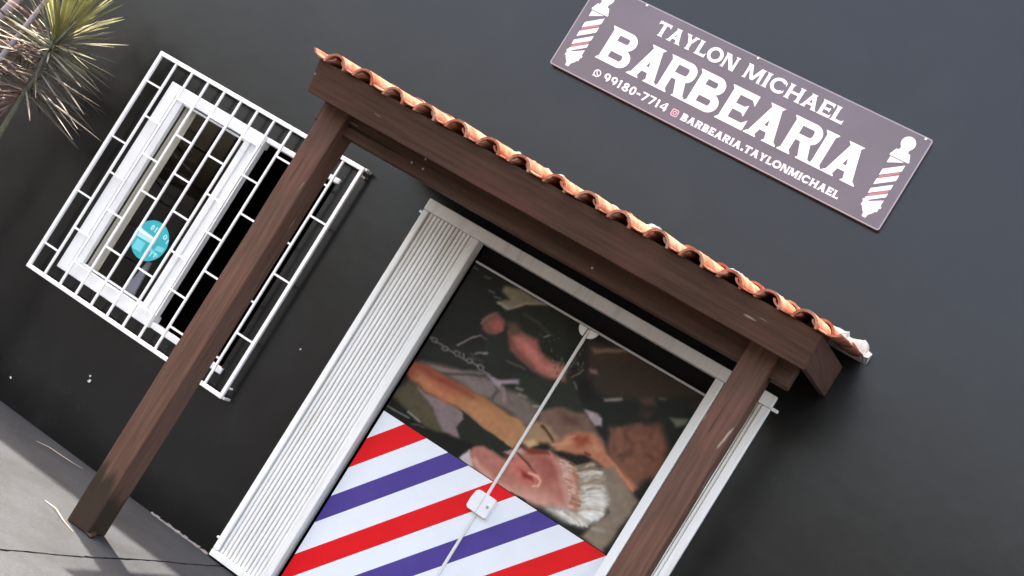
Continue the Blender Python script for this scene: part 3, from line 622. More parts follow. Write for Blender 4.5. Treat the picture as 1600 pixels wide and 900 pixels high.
for (x0,x1,z0,z1) in holes:
    d = .14
    w.face([(x0,0,z0),(x0,d,z0),(x0,d,z1),(x0,0,z1)]); w.face([(x1,0,z0),(x1,d,z0),(x1,d,z1),(x1,0,z1)])
    w.face([(x0,0,z1),(x1,0,z1),(x1,d,z1),(x0,d,z1)])
    if z0 > 0: w.face([(x0,0,z0),(x1,0,z0),(x1,d,z0),(x0,d,z0)])
w.build('wall', M['wall'], B)
w = MB(); w.box(-10, -9.8, .002, 6, 0, HW); w.box(6.8, 7, .002, 6, 0, HW); w.box(-9.8, 6.8, 5.8, 6, 0, HW)
w.build('side_wall', M['wall'], B)
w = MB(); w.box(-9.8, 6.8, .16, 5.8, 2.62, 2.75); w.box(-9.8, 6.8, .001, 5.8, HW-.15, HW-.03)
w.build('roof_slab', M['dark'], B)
# plain dark rooms behind the openings
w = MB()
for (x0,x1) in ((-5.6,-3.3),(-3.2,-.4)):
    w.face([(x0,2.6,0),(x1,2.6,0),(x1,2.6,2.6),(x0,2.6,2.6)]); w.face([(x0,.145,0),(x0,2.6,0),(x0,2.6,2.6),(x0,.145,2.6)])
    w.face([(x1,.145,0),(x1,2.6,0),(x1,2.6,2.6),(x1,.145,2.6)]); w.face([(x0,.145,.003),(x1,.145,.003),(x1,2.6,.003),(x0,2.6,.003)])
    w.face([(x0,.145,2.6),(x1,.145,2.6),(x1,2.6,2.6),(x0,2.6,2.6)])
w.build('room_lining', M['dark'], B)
def blob(mb, x, z, r, y=-.002, n=9, jag=.45, yd=.004):
    pts = [(x+math.cos(t*2*math.pi/n)*r*random.uniform(1-jag,1+jag), y, z+math.sin(t*2*math.pi/n)*r*random.uniform(1-jag,1+jag)) for t in range(n)]
    mb.prism(pts, (0, yd, 0))
chips = [(-4.197,.388,.012),(-4.656,.143,.006),(-3.179,1.187,.004),(-4.21,.415,.006)]
for x, z, r in chips:
    c = MB(); blob(c, x, z, r); c.build('paint_chip', M['chip'], B)
c = MB()   # rough cement line where wall meets pavement
for k in range(14):
    x = -3.42+k*.03; c.prism([(x,-.012-random.uniform(0,.014),.001),(x+.031,-.012-random.uniform(0,.014),.001),(x+.031,-.001,.001+random.uniform(.002,.012)),(x,-.001,.001+random.uniform(.002,.012))], (0,.0012,-.0015))
c.build('cement_fillet', mat('cement_smear', (.16,.155,.15), rough=.9, var=.3, vscale=30), B)

# --- window
W0 = MB(); FY0, FY1 = -.022, .05
x0, x1, z0, z1 = -4.785, -3.512, .825, 2.088
W0.box(x0, -4.712, FY0, FY1, z0, z1)                         # left jamb
W0.box(-4.712, -4.045, FY0, FY1, 2.020, z1)                  # head over the glazed half
W0.box(-4.045, x1, FY0+.008, FY1, 2.058, z1)                 # thinner head over the open half
W0.box(-4.712, -4.045, FY0, FY1, z0, .905)
W0.box(-4.045, x1, FY0+.008, FY1, z0+.006, .866)
win = W0.build('window', M['pvc'], B, bevel=.005)
s = MB()
s.box(-4.706, -4.655, -.006, .03, .912, 2.014); s.box(-4.168, -4.128, -.010, .03, .912, 2.014); s.box(-4.128, -4.085, .004, .03, .912, 2.014); s.box(-4.085, -4.048, -.012, .03, .870, 2.052)
s.box(-4.655, -4.168, .002, .03, 2.000, 2.014); s.box(-4.655, -4.168, .002, .03, .912, .924)
s.build('sash', M['pvc'], win, bevel=.003)
s = MB(); s.box(-4.650, -4.172, .014, .020, .920, 2.004); s.build('pane', M['glass'], win)
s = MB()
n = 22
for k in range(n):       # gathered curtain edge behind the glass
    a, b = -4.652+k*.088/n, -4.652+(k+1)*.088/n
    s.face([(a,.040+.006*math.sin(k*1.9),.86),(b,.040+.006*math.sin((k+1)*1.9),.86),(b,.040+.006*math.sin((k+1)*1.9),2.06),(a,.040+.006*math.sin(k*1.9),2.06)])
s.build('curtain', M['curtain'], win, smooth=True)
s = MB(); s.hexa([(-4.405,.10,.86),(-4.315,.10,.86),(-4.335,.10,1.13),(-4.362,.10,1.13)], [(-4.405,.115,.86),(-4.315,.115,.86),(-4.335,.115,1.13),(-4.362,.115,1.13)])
s.build('pale_strip', M['lilac'], win, bevel=.004)  # tapered strip added behind the pane for the pale shape below the sticker
# sticker: teal disc with pale print
st = MB(); sx, sz, sr = -4.360, 1.238, .121
st.prism([(sx+math.cos(t*math.pi/24)*sr, .0125, sz+math.sin(t*math.pi/24)*sr) for t in range(48)], (0,.001,0))
stk = st.build('sticker', M['teal'], win); stk['label'] = 'round teal sticker with white print on the window pane'
# --- lettering: wide spurred capitals drawn stroke by stroke
class Letters:
    def __init__(s, y): s.mb = MB(); s.y = y; s.k = 0
    def poly(s, pts):
        s.k += 1; y = s.y - (s.k % 40)*.00002
        s.mb.face([(p[0], y, p[1]) for p in pts])
    def glyph(s, ch, X, Z, w, h, ws=.2):
        """unit square 0..1 mapped to w x h"""
        a = h/w   # keeps stroke weights even in both directions
        V = ws*a; Hh = ws*.74; sp = .07*a; sh = .05
        def P(pts): s.poly([(X+x*w, Z+z*h) for x, z in pts])
        def rect(x0,x1,z0,z1): P([(x0,z0),(x1,z0),(x1,z1),(x0,z1)])
        def stem(x0, x1, top=True, bot=True, l=True, r=True):
            rect(x0,x1,0,1)
            if bot:
                if l: P([(x0-sp,0),(x0,0),(x0,sh*2),(x0-sp,sh*.4)])
                if r: P([(x1,0),(x1+sp,0),(x1+sp,sh*.4),(x1,sh*2)])
            if top:
                if l: P([(x0-sp,1),(x0-sp,1-sh*.4),(x0,1-sh*2),(x0,1)])
                if r: P([(x1,1-sh*2),(x1+sp,1-sh*.4),(x1+sp,1),(x1,1)])
        def diag(xa, za, xb, zb, t):
            P([(xa-t/2,za),(xa+t/2,za),(xb+t/2,zb),(xb-t/2,zb)])
        def foot(x, t): P([(x-t/2-sp,0),(x+t/2+sp,0),(x+t/2+sp,sh*.4),(x+t/2,sh*1.8),(x-t/2,sh*1.8),(x-t/2-sp,sh*.4)])
        def cap(x, t): P([(x-t/2-sp,1),(x-t/2-sp,1-sh*.4),(x-t/2,1-sh*1.8),(x+t/2,1-sh*1.8),(x+t/2+sp,1-sh*.4),(x+t/2+sp,1)])
        def bowl(x0, xe, z0, z1, tv, th):
            """closed bowl to the right of x0"""
            r = min((z1-z0)/2, .26); rx = r*a*1.05
            rect(x0, xe-rx, z1-th, z1); rect(x0, xe-rx, z0, z0+th); rect(xe-tv, xe, z0+r, z1-r) if z1-z0 > 2*r+.001 else None
            n = 7
            for (cz, sg) in ((z1-r, 1), (z0+r, -1)):
                for i in range(n):
                    A, Bq = i*math.pi/2/n, (i+1)*math.pi/2/n
                    o = lambda t: (xe-rx+rx*math.sin(t), cz+sg*r*math.cos(t)); q = lambda t: (xe-rx+(rx-tv)*math.sin(t), cz+sg*(r-th)*math.cos(t))
                    P([o(A), o(Bq), q(Bq), q(A)])
        def ring(cx, cz, rx, rz, tv, th, a0=0, a1=360, n=26):
            for i in range(n):
                A, Bq = R(a0+(a1-a0)*i/n), R(a0+(a1-a0)*(i+1)/n)
                P([(cx+rx*math.cos(A),cz+rz*math.sin(A)),(cx+rx*math.cos(Bq),cz+rz*math.sin(Bq)),(cx+(rx-tv)*math.cos(Bq),cz+(rz-th)*math.sin(Bq)),(cx+(rx-tv)*math.cos(A),cz+(rz-th)*math.sin(A))])
        L0 = sp
        if ch == 'T':
            rect(0,1,1-Hh,1); stem(.5-V/2,.5+V/2,top=False)
            P([(0,1-Hh),(V*.45,1-Hh),(0,1-Hh-.12)]); P([(1,1-Hh),(1,1-Hh-.12),(1-V*.45,1-Hh)])
        elif ch == 'L':
            stem(L0,L0+V,r=False); rect(L0+V,1,0,Hh); P([(1,Hh),(1-V*.5,Hh),(1,Hh+.14)]); P([(L0+V,1),(L0+V,1-sh*2),(L0+V+sp,1-sh*.4),(L0+V+sp,1)])
        elif ch == 'E':
            stem(L0,L0+V,r=False); rect(L0+V,1,0,Hh); rect(L0+V,.96,1-Hh,1); rect(L0+V,.80,.5-Hh/2,.5+Hh/2)
            P([(1,Hh),(1-V*.5,Hh),(1,Hh+.13)]); P([(.96,1-Hh),(.96,1-Hh-.13),(.96-V*.5,1-Hh)])
            P([(.80,.5+Hh/2),(.80-V*.4,.5+Hh/2),(.80,.5+Hh/2+.08)]); P([(.80,.5-Hh/2),(.80,.5-Hh/2-.08),(.80-V*.4,.5-Hh/2)])
        elif ch == 'I': stem(.5-V/2,.5+V/2)
        elif ch == 'H':
            stem(L0,L0+V); stem(1-L0-V,1-L0); rect(L0+V,1-L0-V,.5-Hh/2,.5+Hh/2)
        elif ch == 'N':
            t = V*.8; stem(L0,L0+t*.85,r=False); stem(1-L0-t*.85,1-L0,bot=False); P([(L0-.0,1),(L0+V*1.25,1),(1-L0,0),(1-L0-V*1.25,0)])
        elif ch == 'M':
            t = V*.8; stem(L0,L0+t*.9,r=False); stem(1-L0-t,1-L0,l=False)
            P([(L0,1),(L0+V*1.1,1),(.5+V*.45,.06),(.5-V*.45,.06)]); P([(1-L0-V*1.1,1),(1-L0,1),(.5+V*.45,.06),(.5-V*.45,.06)])
        elif ch == 'A':
            t1, t2 = V*.92, V*1.12; f1 = sp+t1/2; f2 = 1-sp-t2/2
            diag(f1,0,.50,1,t1); diag(f2,0,.50,1,t2); rect(.24,.74,.24,.24+Hh*.9)
            foot(f1,t1); foot(f2,t2); P([(.5-V*.95,1),(.5-V*.55,.90),(.5+V*.55,.90),(.5+V*.95,1)])
        elif ch == 'Y':
            diag(.5,.42,sp+V*.55,1,V*1.05); diag(.5,.42,1-sp-V*.5,1,V*.9); rect(.5-V/2,.5+V/2,0,.46); foot(.5,V); cap(sp+V*.55,V); cap(1-sp-V*.5,V*.85)
        elif ch == 'O': ring(.5,.5,.5,.52,V,Hh*1.15)
        elif ch == 'C':
            ring(.52,.5,.52,.52,V,Hh*1.15,42,318); P([(.92,.86),(.92,.62),(.92-V*.45,.78)]); P([(.92,.14),(.92-V*.45,.22),(.92,.38)])
        elif ch == 'B':
            stem(L0,L0+V,r=False); bowl(L0+V,.93,.49,1,V*.95,Hh); bowl(L0+V,1,0,.52,V*1.0,Hh)
        elif ch == 'R':
            stem(L0,L0+V); bowl(L0+V,.93,.43,1,V*.95,Hh); P([(.46,.44),(.46+V*1.15,.50),(1-sp,0),(1-sp-V*1.15,0)]); foot(1-sp-V*.58,V*1.1)
        elif ch == '9':
            ring(.5,.66,.46,.36,V,Hh); ring(.44,.52,.52,.52,V,Hh,-70,12,10)
        elif ch == '8': ring(.5,.74,.40,.28,V,Hh); ring(.5,.26,.47,.28,V,Hh)
        elif ch == '0': ring(.5,.5,.46,.52,V,Hh)
        elif ch == '1': rect(.5-V/2,.5+V/2,0,1); P([(.5-V/2,1),(.5-V/2,.80),(.12,.74),(.12,.80)])
        elif ch == '7': rect(.02,.98,1-Hh,1); P([(.98-V*1.0,1-Hh),(.98,1-Hh),(.38+V*.5,0),(.38-V*.5,0)])
        elif ch == '4': rect(.62,.62+V,0,1); rect(0,1,.22,.22+Hh); P([(.62,1),(.62+V*.3,1),(V*.75,.22+Hh),(0,.22+Hh)])
        elif ch == '-': rect(.08,.92,.36,.36+Hh*1.2)
        elif ch == '.': rect(.2,.2+V*1.1,0,V*1.1/a)
    WID = {'I':.42,'1':.5,'.':.38,'-':.5,'M':1.18,'O':1.08,'C':1.0,'N':1.02,'H':1.02,'A':1.02,'B':.86,'R':.94,'E':.80,'L':.76,'T':.88,'Y':.95,' ':.42}
    def line(s, text, X0, X1, Z0, h, ws, gap=.09):
        ws_ = [s.WID.get(c, .78) for c in text]; tot = sum(ws_)+gap*(len(text)-1); k = (X1-X0)/tot; x = X0
        for c, q in zip(text, ws_):
            if c != ' ': s.glyph(c, x, Z0, q*k, h, ws)
            x += (q+gap)*k

# pale print on the round sticker (unreadable at this distance: a band, a square and short word marks)
lt = Letters(.0122)
lt.poly([(-4.478,1.205+.05),(-4.468,1.255+.02),(-4.325,1.262),(-4.325,1.226),(-4.46,1.222)])
for (xx, zz, ww, hh) in ((-4.402,1.292,.022,.034),(-4.374,1.292,.020,.034),(-4.350,1.292,.012,.034),(-4.300,1.286,.026,.030),(-4.268,1.272,.02,.026),(-4.318,1.160,.02,.03),(-4.292,1.166,.02,.03)):
    lt.glyph('O' if ww > .021 else 'I', xx, zz, ww, hh, .26)
lt.mb.build('print', M['teal_white'], stk)
lt = Letters(.0121)
lt.poly([(-4.440,1.150),(-4.376,1.150),(-4.376,1.212),(-4.440,1.212)]); lt.mb.build('print_panel', M['teal_light'], stk); lt = Letters(.0121); lt.poly([(-4.305,1.205),(-4.250,1.215),(-4.248,1.245),(-4.300,1.24)]); lt.mb.build('print_panel', M['teal_light'], stk); lt = Letters(.0121); lt.poly([(-4.33,1.19),(-4.262,1.175),(-4.262,1.195),(-4.325,1.205)])
lt.mb.build('print_panel', M['teal_light'], stk)

# --- door
d = MB()
PY = -.020
d.box(-2.985, -.862, -.034, .06, 2.179, 2.245)                       # header
d.box(-2.985, -2.952, -.030, .06, .052, 2.177); d.box(-.905, -.862, -.030, .06, .0, 2.177)
d.box(-2.652, -2.616, -.026, .06, .052, 2.177); d.box(-1.168, -1.122, -.026, .06, .0, 2.177)
d.box(-2.985, -2.616, -.032, .06, .012, .050)
d.box(-.862, -.825, -.02, -.004, 2.175, 2.192); d.box(-3.008,-2.987,-.018,-.003,2.150,2.165); d.box(-3.006,-2.987,-.018,-.003,.105,.118)
door = d.build('door', M['alu'], B, bevel=.004)
door['label'] = 'glazed shop door in a white ribbed aluminium surround'
def ribbed(xa, xb, zb, zt, fade=1.0):
    f = MB(); n = int(round((xb-xa)/.0245)); p = (xb-xa)/n; prof = []
    for k in range(n):
        x = xa+k*p; q = 1 if k < n*.62 else 1-(1-fade)*(k-n*.62)/(n*.38); dp = -.0135+.0255*q
        prof += [(x, dp), (x+p*.16, dp), (x+p*.20, -.010), (x+p*.34, -.0135), (x+p*.78, -.0135), (x+p*.93, -.010), (x+p*.97, dp)]
    prof.append((xb, dp))
    for a, b in zip(prof[:-1], prof[1:]): f.face([(a[0],a[1],zb),(b[0],b[1],zb),(b[0],b[1],zt),(a[0],a[1],zt)])
    return f
ribbed(-2.950, -2.654, .052, 2.177, .30).build('ribbed_panel', M['alu'], door)
ribbed(-1.120, -.907, .001, 2.177).build('ribbed_panel', M['alu'], door)
GY = .022
d = MB(); d.box(-2.61, -1.17, .085, .12, 2.05, 2.20); d.build('gap_shade_board', mat('gap_shade', (.006,.006,.005), rough=.7, spec=.2), door)  # added dark board: its colour stands for shade in the gap above the glass
d = MB(); d.box(-2.588, -1.862, GY+.003, GY+.011, .02, 2.072); d.build('glass_leaf', M['glass'], door)
d = MB(); d.box(-1.854, -1.172, GY+.003, GY+.011, .02, 2.072); d.build('glass_leaf', M['glass'], door)
d = MB(); d.box(-2.59, -1.172, GY-.004, GY+.014, 2.073, 2.086); d.build('top_rail', M['metal'], door, bevel=.002)
# poster print on the upper glass: soft shapes rasterised on a fine grid
PX0, PX1, PZ0, PZ1 = -2.586, -1.172, 1.158, 2.072
NX, NZ = 420, 272
gx, gz = np.meshgrid(np.linspace(PX0, PX1, NX), np.linspace(PZ0, PZ1, NZ))
prng = np.random.default_rng(3)
def smooth_noise(n):
    lo = prng.normal(0, 1, (n+2, int(n*1.55)+2)); a = np.linspace(0, lo.shape[0]-1.001, NZ); b = np.linspace(0, lo.shape[1]-1.001, NX)
    i, j = a.astype(int), b.astype(int); fa, fb = a-i, b-j; fa = (fa*fa*(3-2*fa))[:, None]; fb = fb*fb*(3-2*fb)
    return (lo[np.ix_(i, j)]*(1-fb)+lo[np.ix_(i, j+1)]*fb)*(1-fa)+(lo[np.ix_(i+1, j)]*(1-fb)+lo[np.ix_(i+1, j+1)]*fb)*fa
ux, uz = gx, gz      # undistorted grid for the mesh itself
gx = gx+.0040*smooth_noise(12)+.0011*smooth_noise(40); gz = gz+.0040*smooth_noise(12)+.0011*smooth_noise(40)
img = np.zeros((NZ, NX, 3)); img[:] = (30, 30, 26)
def sdist(pts, closed=True):
    dmin = np.full(gx.shape, 1e9); ins = np.zeros(gx.shape, bool); n = len(pts)
    for i in range(n if closed else n-1):
        (ax, az), (bx, bz) = pts[i], pts[(i+1) % n]; ex, ez = bx-ax, bz-az
        t = np.clip(((gx-ax)*ex+(gz-az)*ez)/(ex*ex+ez*ez+1e-12), 0, 1)
        dmin = np.minimum(dmin, np.hypot(gx-ax-t*ex, gz-az-t*ez))
        if closed:
            c = ((az > gz) != (bz > gz)) & (gx < (bx-ax)*(gz-az)/((bz-az) if abs(bz-az) > 1e-9 else 1e-9)+ax); ins ^= c
    return np.where(ins, -dmin, dmin) if closed else dmin
def lay(m, col):
    global img
    img = img*(1-m[..., None]) + np.asarray(col, float)*m[..., None]
for sh in POSTER:
    if sh[0] == 'p':
        dd = sdist(sh[1]); bl = sh[3]*1.2; m = np.clip(.5-dd/(2*bl), 0, 1); m = m*m*(3-2*m); col = np.array(sh[2], float)
        if sh[4]:
            xsn = [p[0] for p in sh[1]]; t = np.clip((gx-min(xsn))/(max(xsn)-min(xsn))*1.15-.05, 0, 1); t = t[..., None]
            col = col*(1-t)+np.array(sh[4], float)*t
        lay(m, col)
    else:
        dd = sdist(sh[1], False)-sh[3]/2; m = np.clip(.5-dd/(2*sh[4]), 0, 1); lay(m, sh[2])
rng = np.random.default_rng(5)
low = rng.normal(0, 1, (NZ//6+2, NX//6+2)); iz = np.linspace(0, low.shape[0]-2, NZ); ix = np.linspace(0, low.shape[1]-2, NX)
fz, fx = iz % 1, ix % 1; iz = iz.astype(int); ix = ix.astype(int)
ln = (low[np.ix_(iz, ix)]*(1-fx)+low[np.ix_(iz, ix+1)]*fx)*(1-fz)[:, None]+(low[np.ix_(iz+1, ix)]*(1-fx)+low[np.ix_(iz+1, ix+1)]*fx)*fz[:, None]
k3 = np.array([.27,.46,.27])
for _ in range(1):
    for ax in (0, 1):
        img = np.apply_along_axis(lambda v: np.convolve(np.pad(v, 1, 'edge'), k3, 'valid'), ax, img)
img = np.clip(img*(1+.035*ln[..., None])+rng.normal(0, 1.6, img.shape), 8, 250)
mean_ = img.mean(-1, keepdims=True); img = np.clip(mean_+(img-mean_)*.98+1.5, 5, 250)*1.03
s1 = np.clip(img, 0, 250)/255; lin = .95*np.where(s1 <= .04045, s1/12.92, ((s1+.055)/1.055)**2.4)
me = bpy.data.meshes.new('poster')
vs = np.stack([ux, np.full(ux.shape, GY), uz], -1).reshape(-1, 3)
idx = np.arange(NX*NZ).reshape(NZ, NX)
fc = np.stack([idx[:-1,:-1], idx[:-1,1:], idx[1:,1:], idx[1:,:-1]], -1).reshape(-1, 4)
me.from_pydata(vs.tolist(), [], fc.tolist()); me.update()
ca = me.color_attributes.new('print', 'FLOAT_COLOR', 'POINT')
ca.data.foreach_set('color', np.concatenate([lin.reshape(-1, 3), np.ones((NX*NZ, 1))], 1).astype(np.float32).ravel())
pm = bpy.data.materials.new('poster_print'); pm.use_nodes = True; pn = pm.node_tree
at_ = pn.nodes.new('ShaderNodeVertexColor'); at_.layer_name = 'print'; pb = pn.nodes['Principled BSDF']
pn.links.new(at_.outputs[0], pb.inputs['Base Color']); pb.inputs['Roughness'].default_value = .4; pb.inputs['Specular IOR Level'].default_value = .12
me.materials.append(pm)
po = bpy.data.objects.new('poster', me); COL.objects.link(po); po.parent = door
po['label'] = 'photo poster of a barber bending over a white bearded client'
# striped film below
SX0, SX1, SZ0, SZ1 = -2.586, -1.172, .02, 1.154
def clip(poly, inside, cut):
    out = []
    for i in range(len(poly)):
        a, b = poly[i], poly[(i+1) % len(poly)]; ia, ib = inside(a), inside(b)
        if ia: out.append(a)
        if ia != ib: out.append(cut(a, b))
    return out
def clip_band(c0, c1):
    S = 1.237; poly = [(SX0,SZ0),(SX1,SZ0),(SX1,SZ1),(SX0,SZ1)]
    f = lambda p: p[1]-S*(p[0]+2.6)
    for c, sg in ((c0, 1), (c1, -1)):
        if not poly: break
        def cut(a, b):
            t = (c-f(a))/(f(b)-f(a)); return (a[0]+t*(b[0]-a[0]), a[1]+t*(b[1]-a[1]))
        poly = clip(poly, lambda p: sg*(f(p)-c) >= 0, cut)
    return poly
bands = [('vin_red',.784,.965),('vin_purple',.446,.609),('vin_red',.081,.251),('vin_purple',-.252,-.089),('vin_red',-.607,-.44),('vin_purple',-.94,-.775),('vin_red',-1.29,-1.13),('vin_purple',-1.64,-1.47)]
sv = MB(); names = ['vin_white','vin_red','vin_purple']; edges = sorted([(b[1], b[2], b[0]) for b in bands])
cur = -2.6
for lo, hi, nm in edges+[(1.4, 1.4, 'vin_red')]:
    for a, b, k in ((cur, lo, 'vin_white'), (lo, hi, nm)):
        pl = clip_band(a, b) if b > a else []
        if len(pl) > 2: sv.face([(p[0], GY, p[1]) for p in pl]).material_index = names.index(k)
    cur = hi
sf = sv.build('striped_film', [M[k] for k in names], door); sf['label'] = 'red white and purple diagonal striped film on the lower glass'
d = MB(); d.box(-1.866, -1.850, GY-.010, GY+.013, .02, 2.071); d.build('seal_strip', M['seal'], door, bevel=.003)
d = MB(); n = 14
pts = [(-1.858+.056*math.cos(math.pi+math.pi*i/n), GY-.018, 2.072+.050*math.sin(math.pi+math.pi*i/n)) for i in range(n+1)]
lft = [p for p in pts if p[0] <= -1.868]; rgt = [p for p in pts if p[0] >= -1.848]
d.prism(lft+[(-1.868, GY-.018, 2.072)], (0,.014,0)); d.prism(rgt+[(-1.848, GY-.018, 2.072)][::-1], (0,.014,0))
d.build('patch_fitting', M['white_paint'], door, bevel=.003)
d = MB()
pts = [(-1.920,.985),(-1.908,.975),(-1.802,.972),(-1.796,.980),(-1.794,1.078),(-1.802,1.086),(-1.90,1.086),(-1.914,1.074),(-1.921,1.03)]
d.prism([(p[0], GY-.030, p[1]) for p in pts], (0,.030,0)); lk = d.build('lock', M['white_paint'], door, bevel=.004)
d = MB(); d.tube([(-1.816,GY-.033,1.032),(-1.816,GY-.0285,1.032)], .008, 14); d.box(-1.8575,-1.8560,GY-.0315,GY-.029,.974,1.084); d.build('keyhole', M['metal'], lk)

# ------------------------------------------------------------------ window grille
G = thing('window_grille', 'white welded security grille over the window, staggered short rungs between upright bars', 'window grille', (-4.16, -.05, .73))
gx0, gx1, gz0, gz1, gy = -4.925, -3.392, .732, 2.204, -.066
f = MB(); t = .024
f.box(gx0, gx1, gy-.008, gy+.014, gz1-t, gz1); f.box(gx0, gx1, gy-.008, gy+.014, gz0, gz0+t)
f.box(gx0, gx0+t*.9, gy-.007, gy+.013, gz0+t, gz1-t); f.box(gx1-t*.9, gx1, gy-.007, gy+.013, gz0+t, gz1-t)
f.build('frame', M['white_paint'], G, bevel=.003)
pit = (gx1-gx0-.02)/12; bx = [gx0+.01+k*pit for k in range(13)]
for k in range(1, 12):
    b = MB(); b.box(bx[k]-.0065, bx[k]+.0065, gy-.005, gy+.008, gz0+t, gz1-t); b.build('bar', M['white_paint'], G, bevel=.002)
for k in range(12):
    for z in ((2.017,1.639,1.262,.910) if k % 2 == 0 else (1.830,1.454,1.076)):
        z += random.uniform(-.005,.005)
        xa = bx[k]+.0066 if k else gx0+t*.9; xb = bx[k+1]-.0066 if k < 11 else gx1-t*.9
        b = MB(); b.box(xa, xb, gy-.004, gy+.007, z-.0055, z+.0055); b.build('rung', M['white_paint'], G)
for (x, z) in ((gx1-.01,2.16),(gx1-.01,.80)):
    b = MB(); b.tube([(x,gy+.014,z),(x,.0,z)], .006, 8); b.build('wall_pin', M['white_paint'], G)
for (x, z) in ((gx1+.006, gz1-.006), (gx1+.006, gz0+.01)):
    b = MB(); b.box(x-.006, x+.012, gy+.0, -.001, z-.006, z+.008); b.build('corner_tab', M['chip'], G, bevel=.002)

# ------------------------------------------------------------------ sign
S = thing('shop_sign', 'wide grey barber shop sign board with white lettering high on the charcoal wall', 'sign', (-1.84, -.02, 3.19))
d = MB(); r = .012
def rrect(x0,x1,z0,z1,r,n=5):
    o = []
    for cx, cz, a0 in ((x1-r,z1-r,0),(x0+r,z1-r,90),(x0+r,z0+r,180),(x1-r,z0+r,270)):
        o += [(cx+r*math.cos(R(a0+90*i/n)), cz+r*math.sin(R(a0+90*i/n))) for i in range(n+1)]
    return o
d.prism([(p[0], -.030, p[1]) for p in rrect(-2.812,-.868,3.186,3.702,.014)], (0,.028,0))
board = d.build('board', M['sign'], S)
d = MB(); oo = rrect(-2.812,-.868,3.186,3.702,.014); ii = rrect(-2.806,-.874,3.192,3.696,.010)
for i in range(len(oo)):
    j = (i+1) % len(oo); d.face([(oo[i][0],-.0305,oo[i][1]),(oo[j][0],-.0305,oo[j][1]),(ii[j][0],-.0305,ii[j][1]),(ii[i][0],-.0305,ii[i][1])])
d.build('pale_edge', M['sign_edge'], S)
LY = -.0308
for wd, xa, xb in (('TAYLON',-2.396,-1.914), ('MICHAEL',-1.866,-1.296)):
    t1 = Letters(LY); t1.line(wd, xa, xb, 3.573, .080, .235, .05); t1.mb.build('name_lettering', M['letter'], S)
t2 = Letters(LY)
for ch, xa, xb in (('B',-2.607,-2.425),('A',-2.412,-2.232),('R',-2.243,-2.058),('B',-2.066,-1.888),('E',-1.876,-1.715),('A',-1.708,-1.524),('R',-1.515,-1.330),('I',-1.350,-1.262),('A',-1.268,-1.082)):
    t2.glyph(ch, xa, 3.323, xb-xa, .197, .232)
t2.mb.build('title_lettering', M['letter'], S)
t3 = Letters(LY); t3.line('99180-7714', -2.505, -2.115, 3.231, .046, .24, .10); t3.mb.build('phone_number', M['letter'], S)
t4 = Letters(LY); t4.line('BARBEARIA.TAYLONMICHAEL', -2.026, -1.120, 3.231, .040, .28, .05); t4.mb.build('address_lettering', M['letter'], S)
def ringp(L_, cx, cz, ro, ri, n=20):
    for i in range(n):
        A, Bq = 2*math.pi*i/n, 2*math.pi*(i+1)/n
        L_.poly([(cx+ro*math.cos(A),cz+ro*math.sin(A)),(cx+ro*math.cos(Bq),cz+ro*math.sin(Bq)),(cx+ri*math.cos(Bq),cz+ri*math.sin(Bq)),(cx+ri*math.cos(A),cz+ri*math.sin(A))])
ic = Letters(LY); ringp(ic,-2.546,3.252,.021,.0155); ic.poly([(-2.566,3.230),(-2.551,3.234),(-2.562,3.245)])
ic.poly([(-2.556,3.262),(-2.550,3.264),(-2.548,3.256),(-2.552,3.254)]); ic.poly([(-2.552,3.254),(-2.548,3.256),(-2.540,3.246),(-2.544,3.243)]); ic.poly([(-2.544,3.243),(-2.541,3.247),(-2.534,3.246),(-2.536,3.241)])
ic.mb.build('phone_icon', M['letter'], S)
ic = Letters(LY); q = rrect(-2.086,-2.046,3.230,3.270,.010); q2 = rrect(-2.081,-2.051,3.235,3.265,.007)
for i in range(len(q)):
    j = (i+1) % len(q); ic.poly([q[i], q[j], q2[j], q2[i]])
ringp(ic,-2.066,3.250,.011,.0062); ic.poly([(-2.058,3.257),(-2.055,3.257),(-2.055,3.260),(-2.058,3.260)])
ic.mb.build('camera_icon', M['sign_pink'], S)
for ex in (-2.718, -.965):        # striped pole emblem at either end
    e = Letters(LY); n = 22
    e.poly([(ex+.036*math.cos(2*math.pi*i/n), 3.634+.036*math.sin(2*math.pi*i/n)) for i in range(n)])
    e.poly([(ex-.022,3.606),(ex+.022,3.606),(ex+.024,3.586),(ex-.024,3.586)])
    e.poly([(ex-.036,3.588),(ex+.036,3.588),(ex+.044,3.570),(ex+.048,3.556),(ex-.048,3.556),(ex-.044,3.570)])
    e.poly([(ex-.052,3.556),(ex+.052,3.556),(ex+.050,3.545),(ex-.050,3.545)])
    def band(za, zb, L_, inset=0.0):
        k = .045; hw = .043-inset
        L_.poly([(ex-hw,za-k),(ex+hw,za+k*.4),(ex+hw,zb+k*.4),(ex-hw,zb-k)])
    for za, zb in ((3.478,3.512),(3.424,3.456),(3.374,3.402),(3.330,3.352)): band(za, zb, e)
    e.poly([(ex-.043,3.505),(ex-.043,3.540),(ex+.030,3.540)])
    e.poly([(ex-.043,3.262),(ex+.043,3.262),(ex+.043,3.330),(ex-.043,3.280)])
    e.poly([(ex-.050,3.296),(ex-.046,3.284),(ex+.050,3.284),(ex+.050,3.296)])
    e.poly([(ex-.043,3.280),(ex+.043,3.280),(ex+.030,3.252),(ex+.016,3.236),(ex-.016,3.236),(ex-.030,3.252)])
    e.poly([(ex-.014,3.240),(ex+.014,3.240),(ex+.010,3.214),(ex-.010,3.214)])
    em = e.mb.build('pole_emblem', M['letter'], S)
    e = Letters(LY-.0012); band(3.460,3.474,e,.004); band(3.354,3.370,e,.004); e.mb.build('red_stripe', M['sign_red'], em)
for (x, z) in ((-2.51,3.692),(-1.84,3.694),(-.905,3.692)):
    d = MB(); d.tube([(x,-.0335,z),(x,-.0302,z)], .006, 12); d.build('screw', M['white_paint'], S)
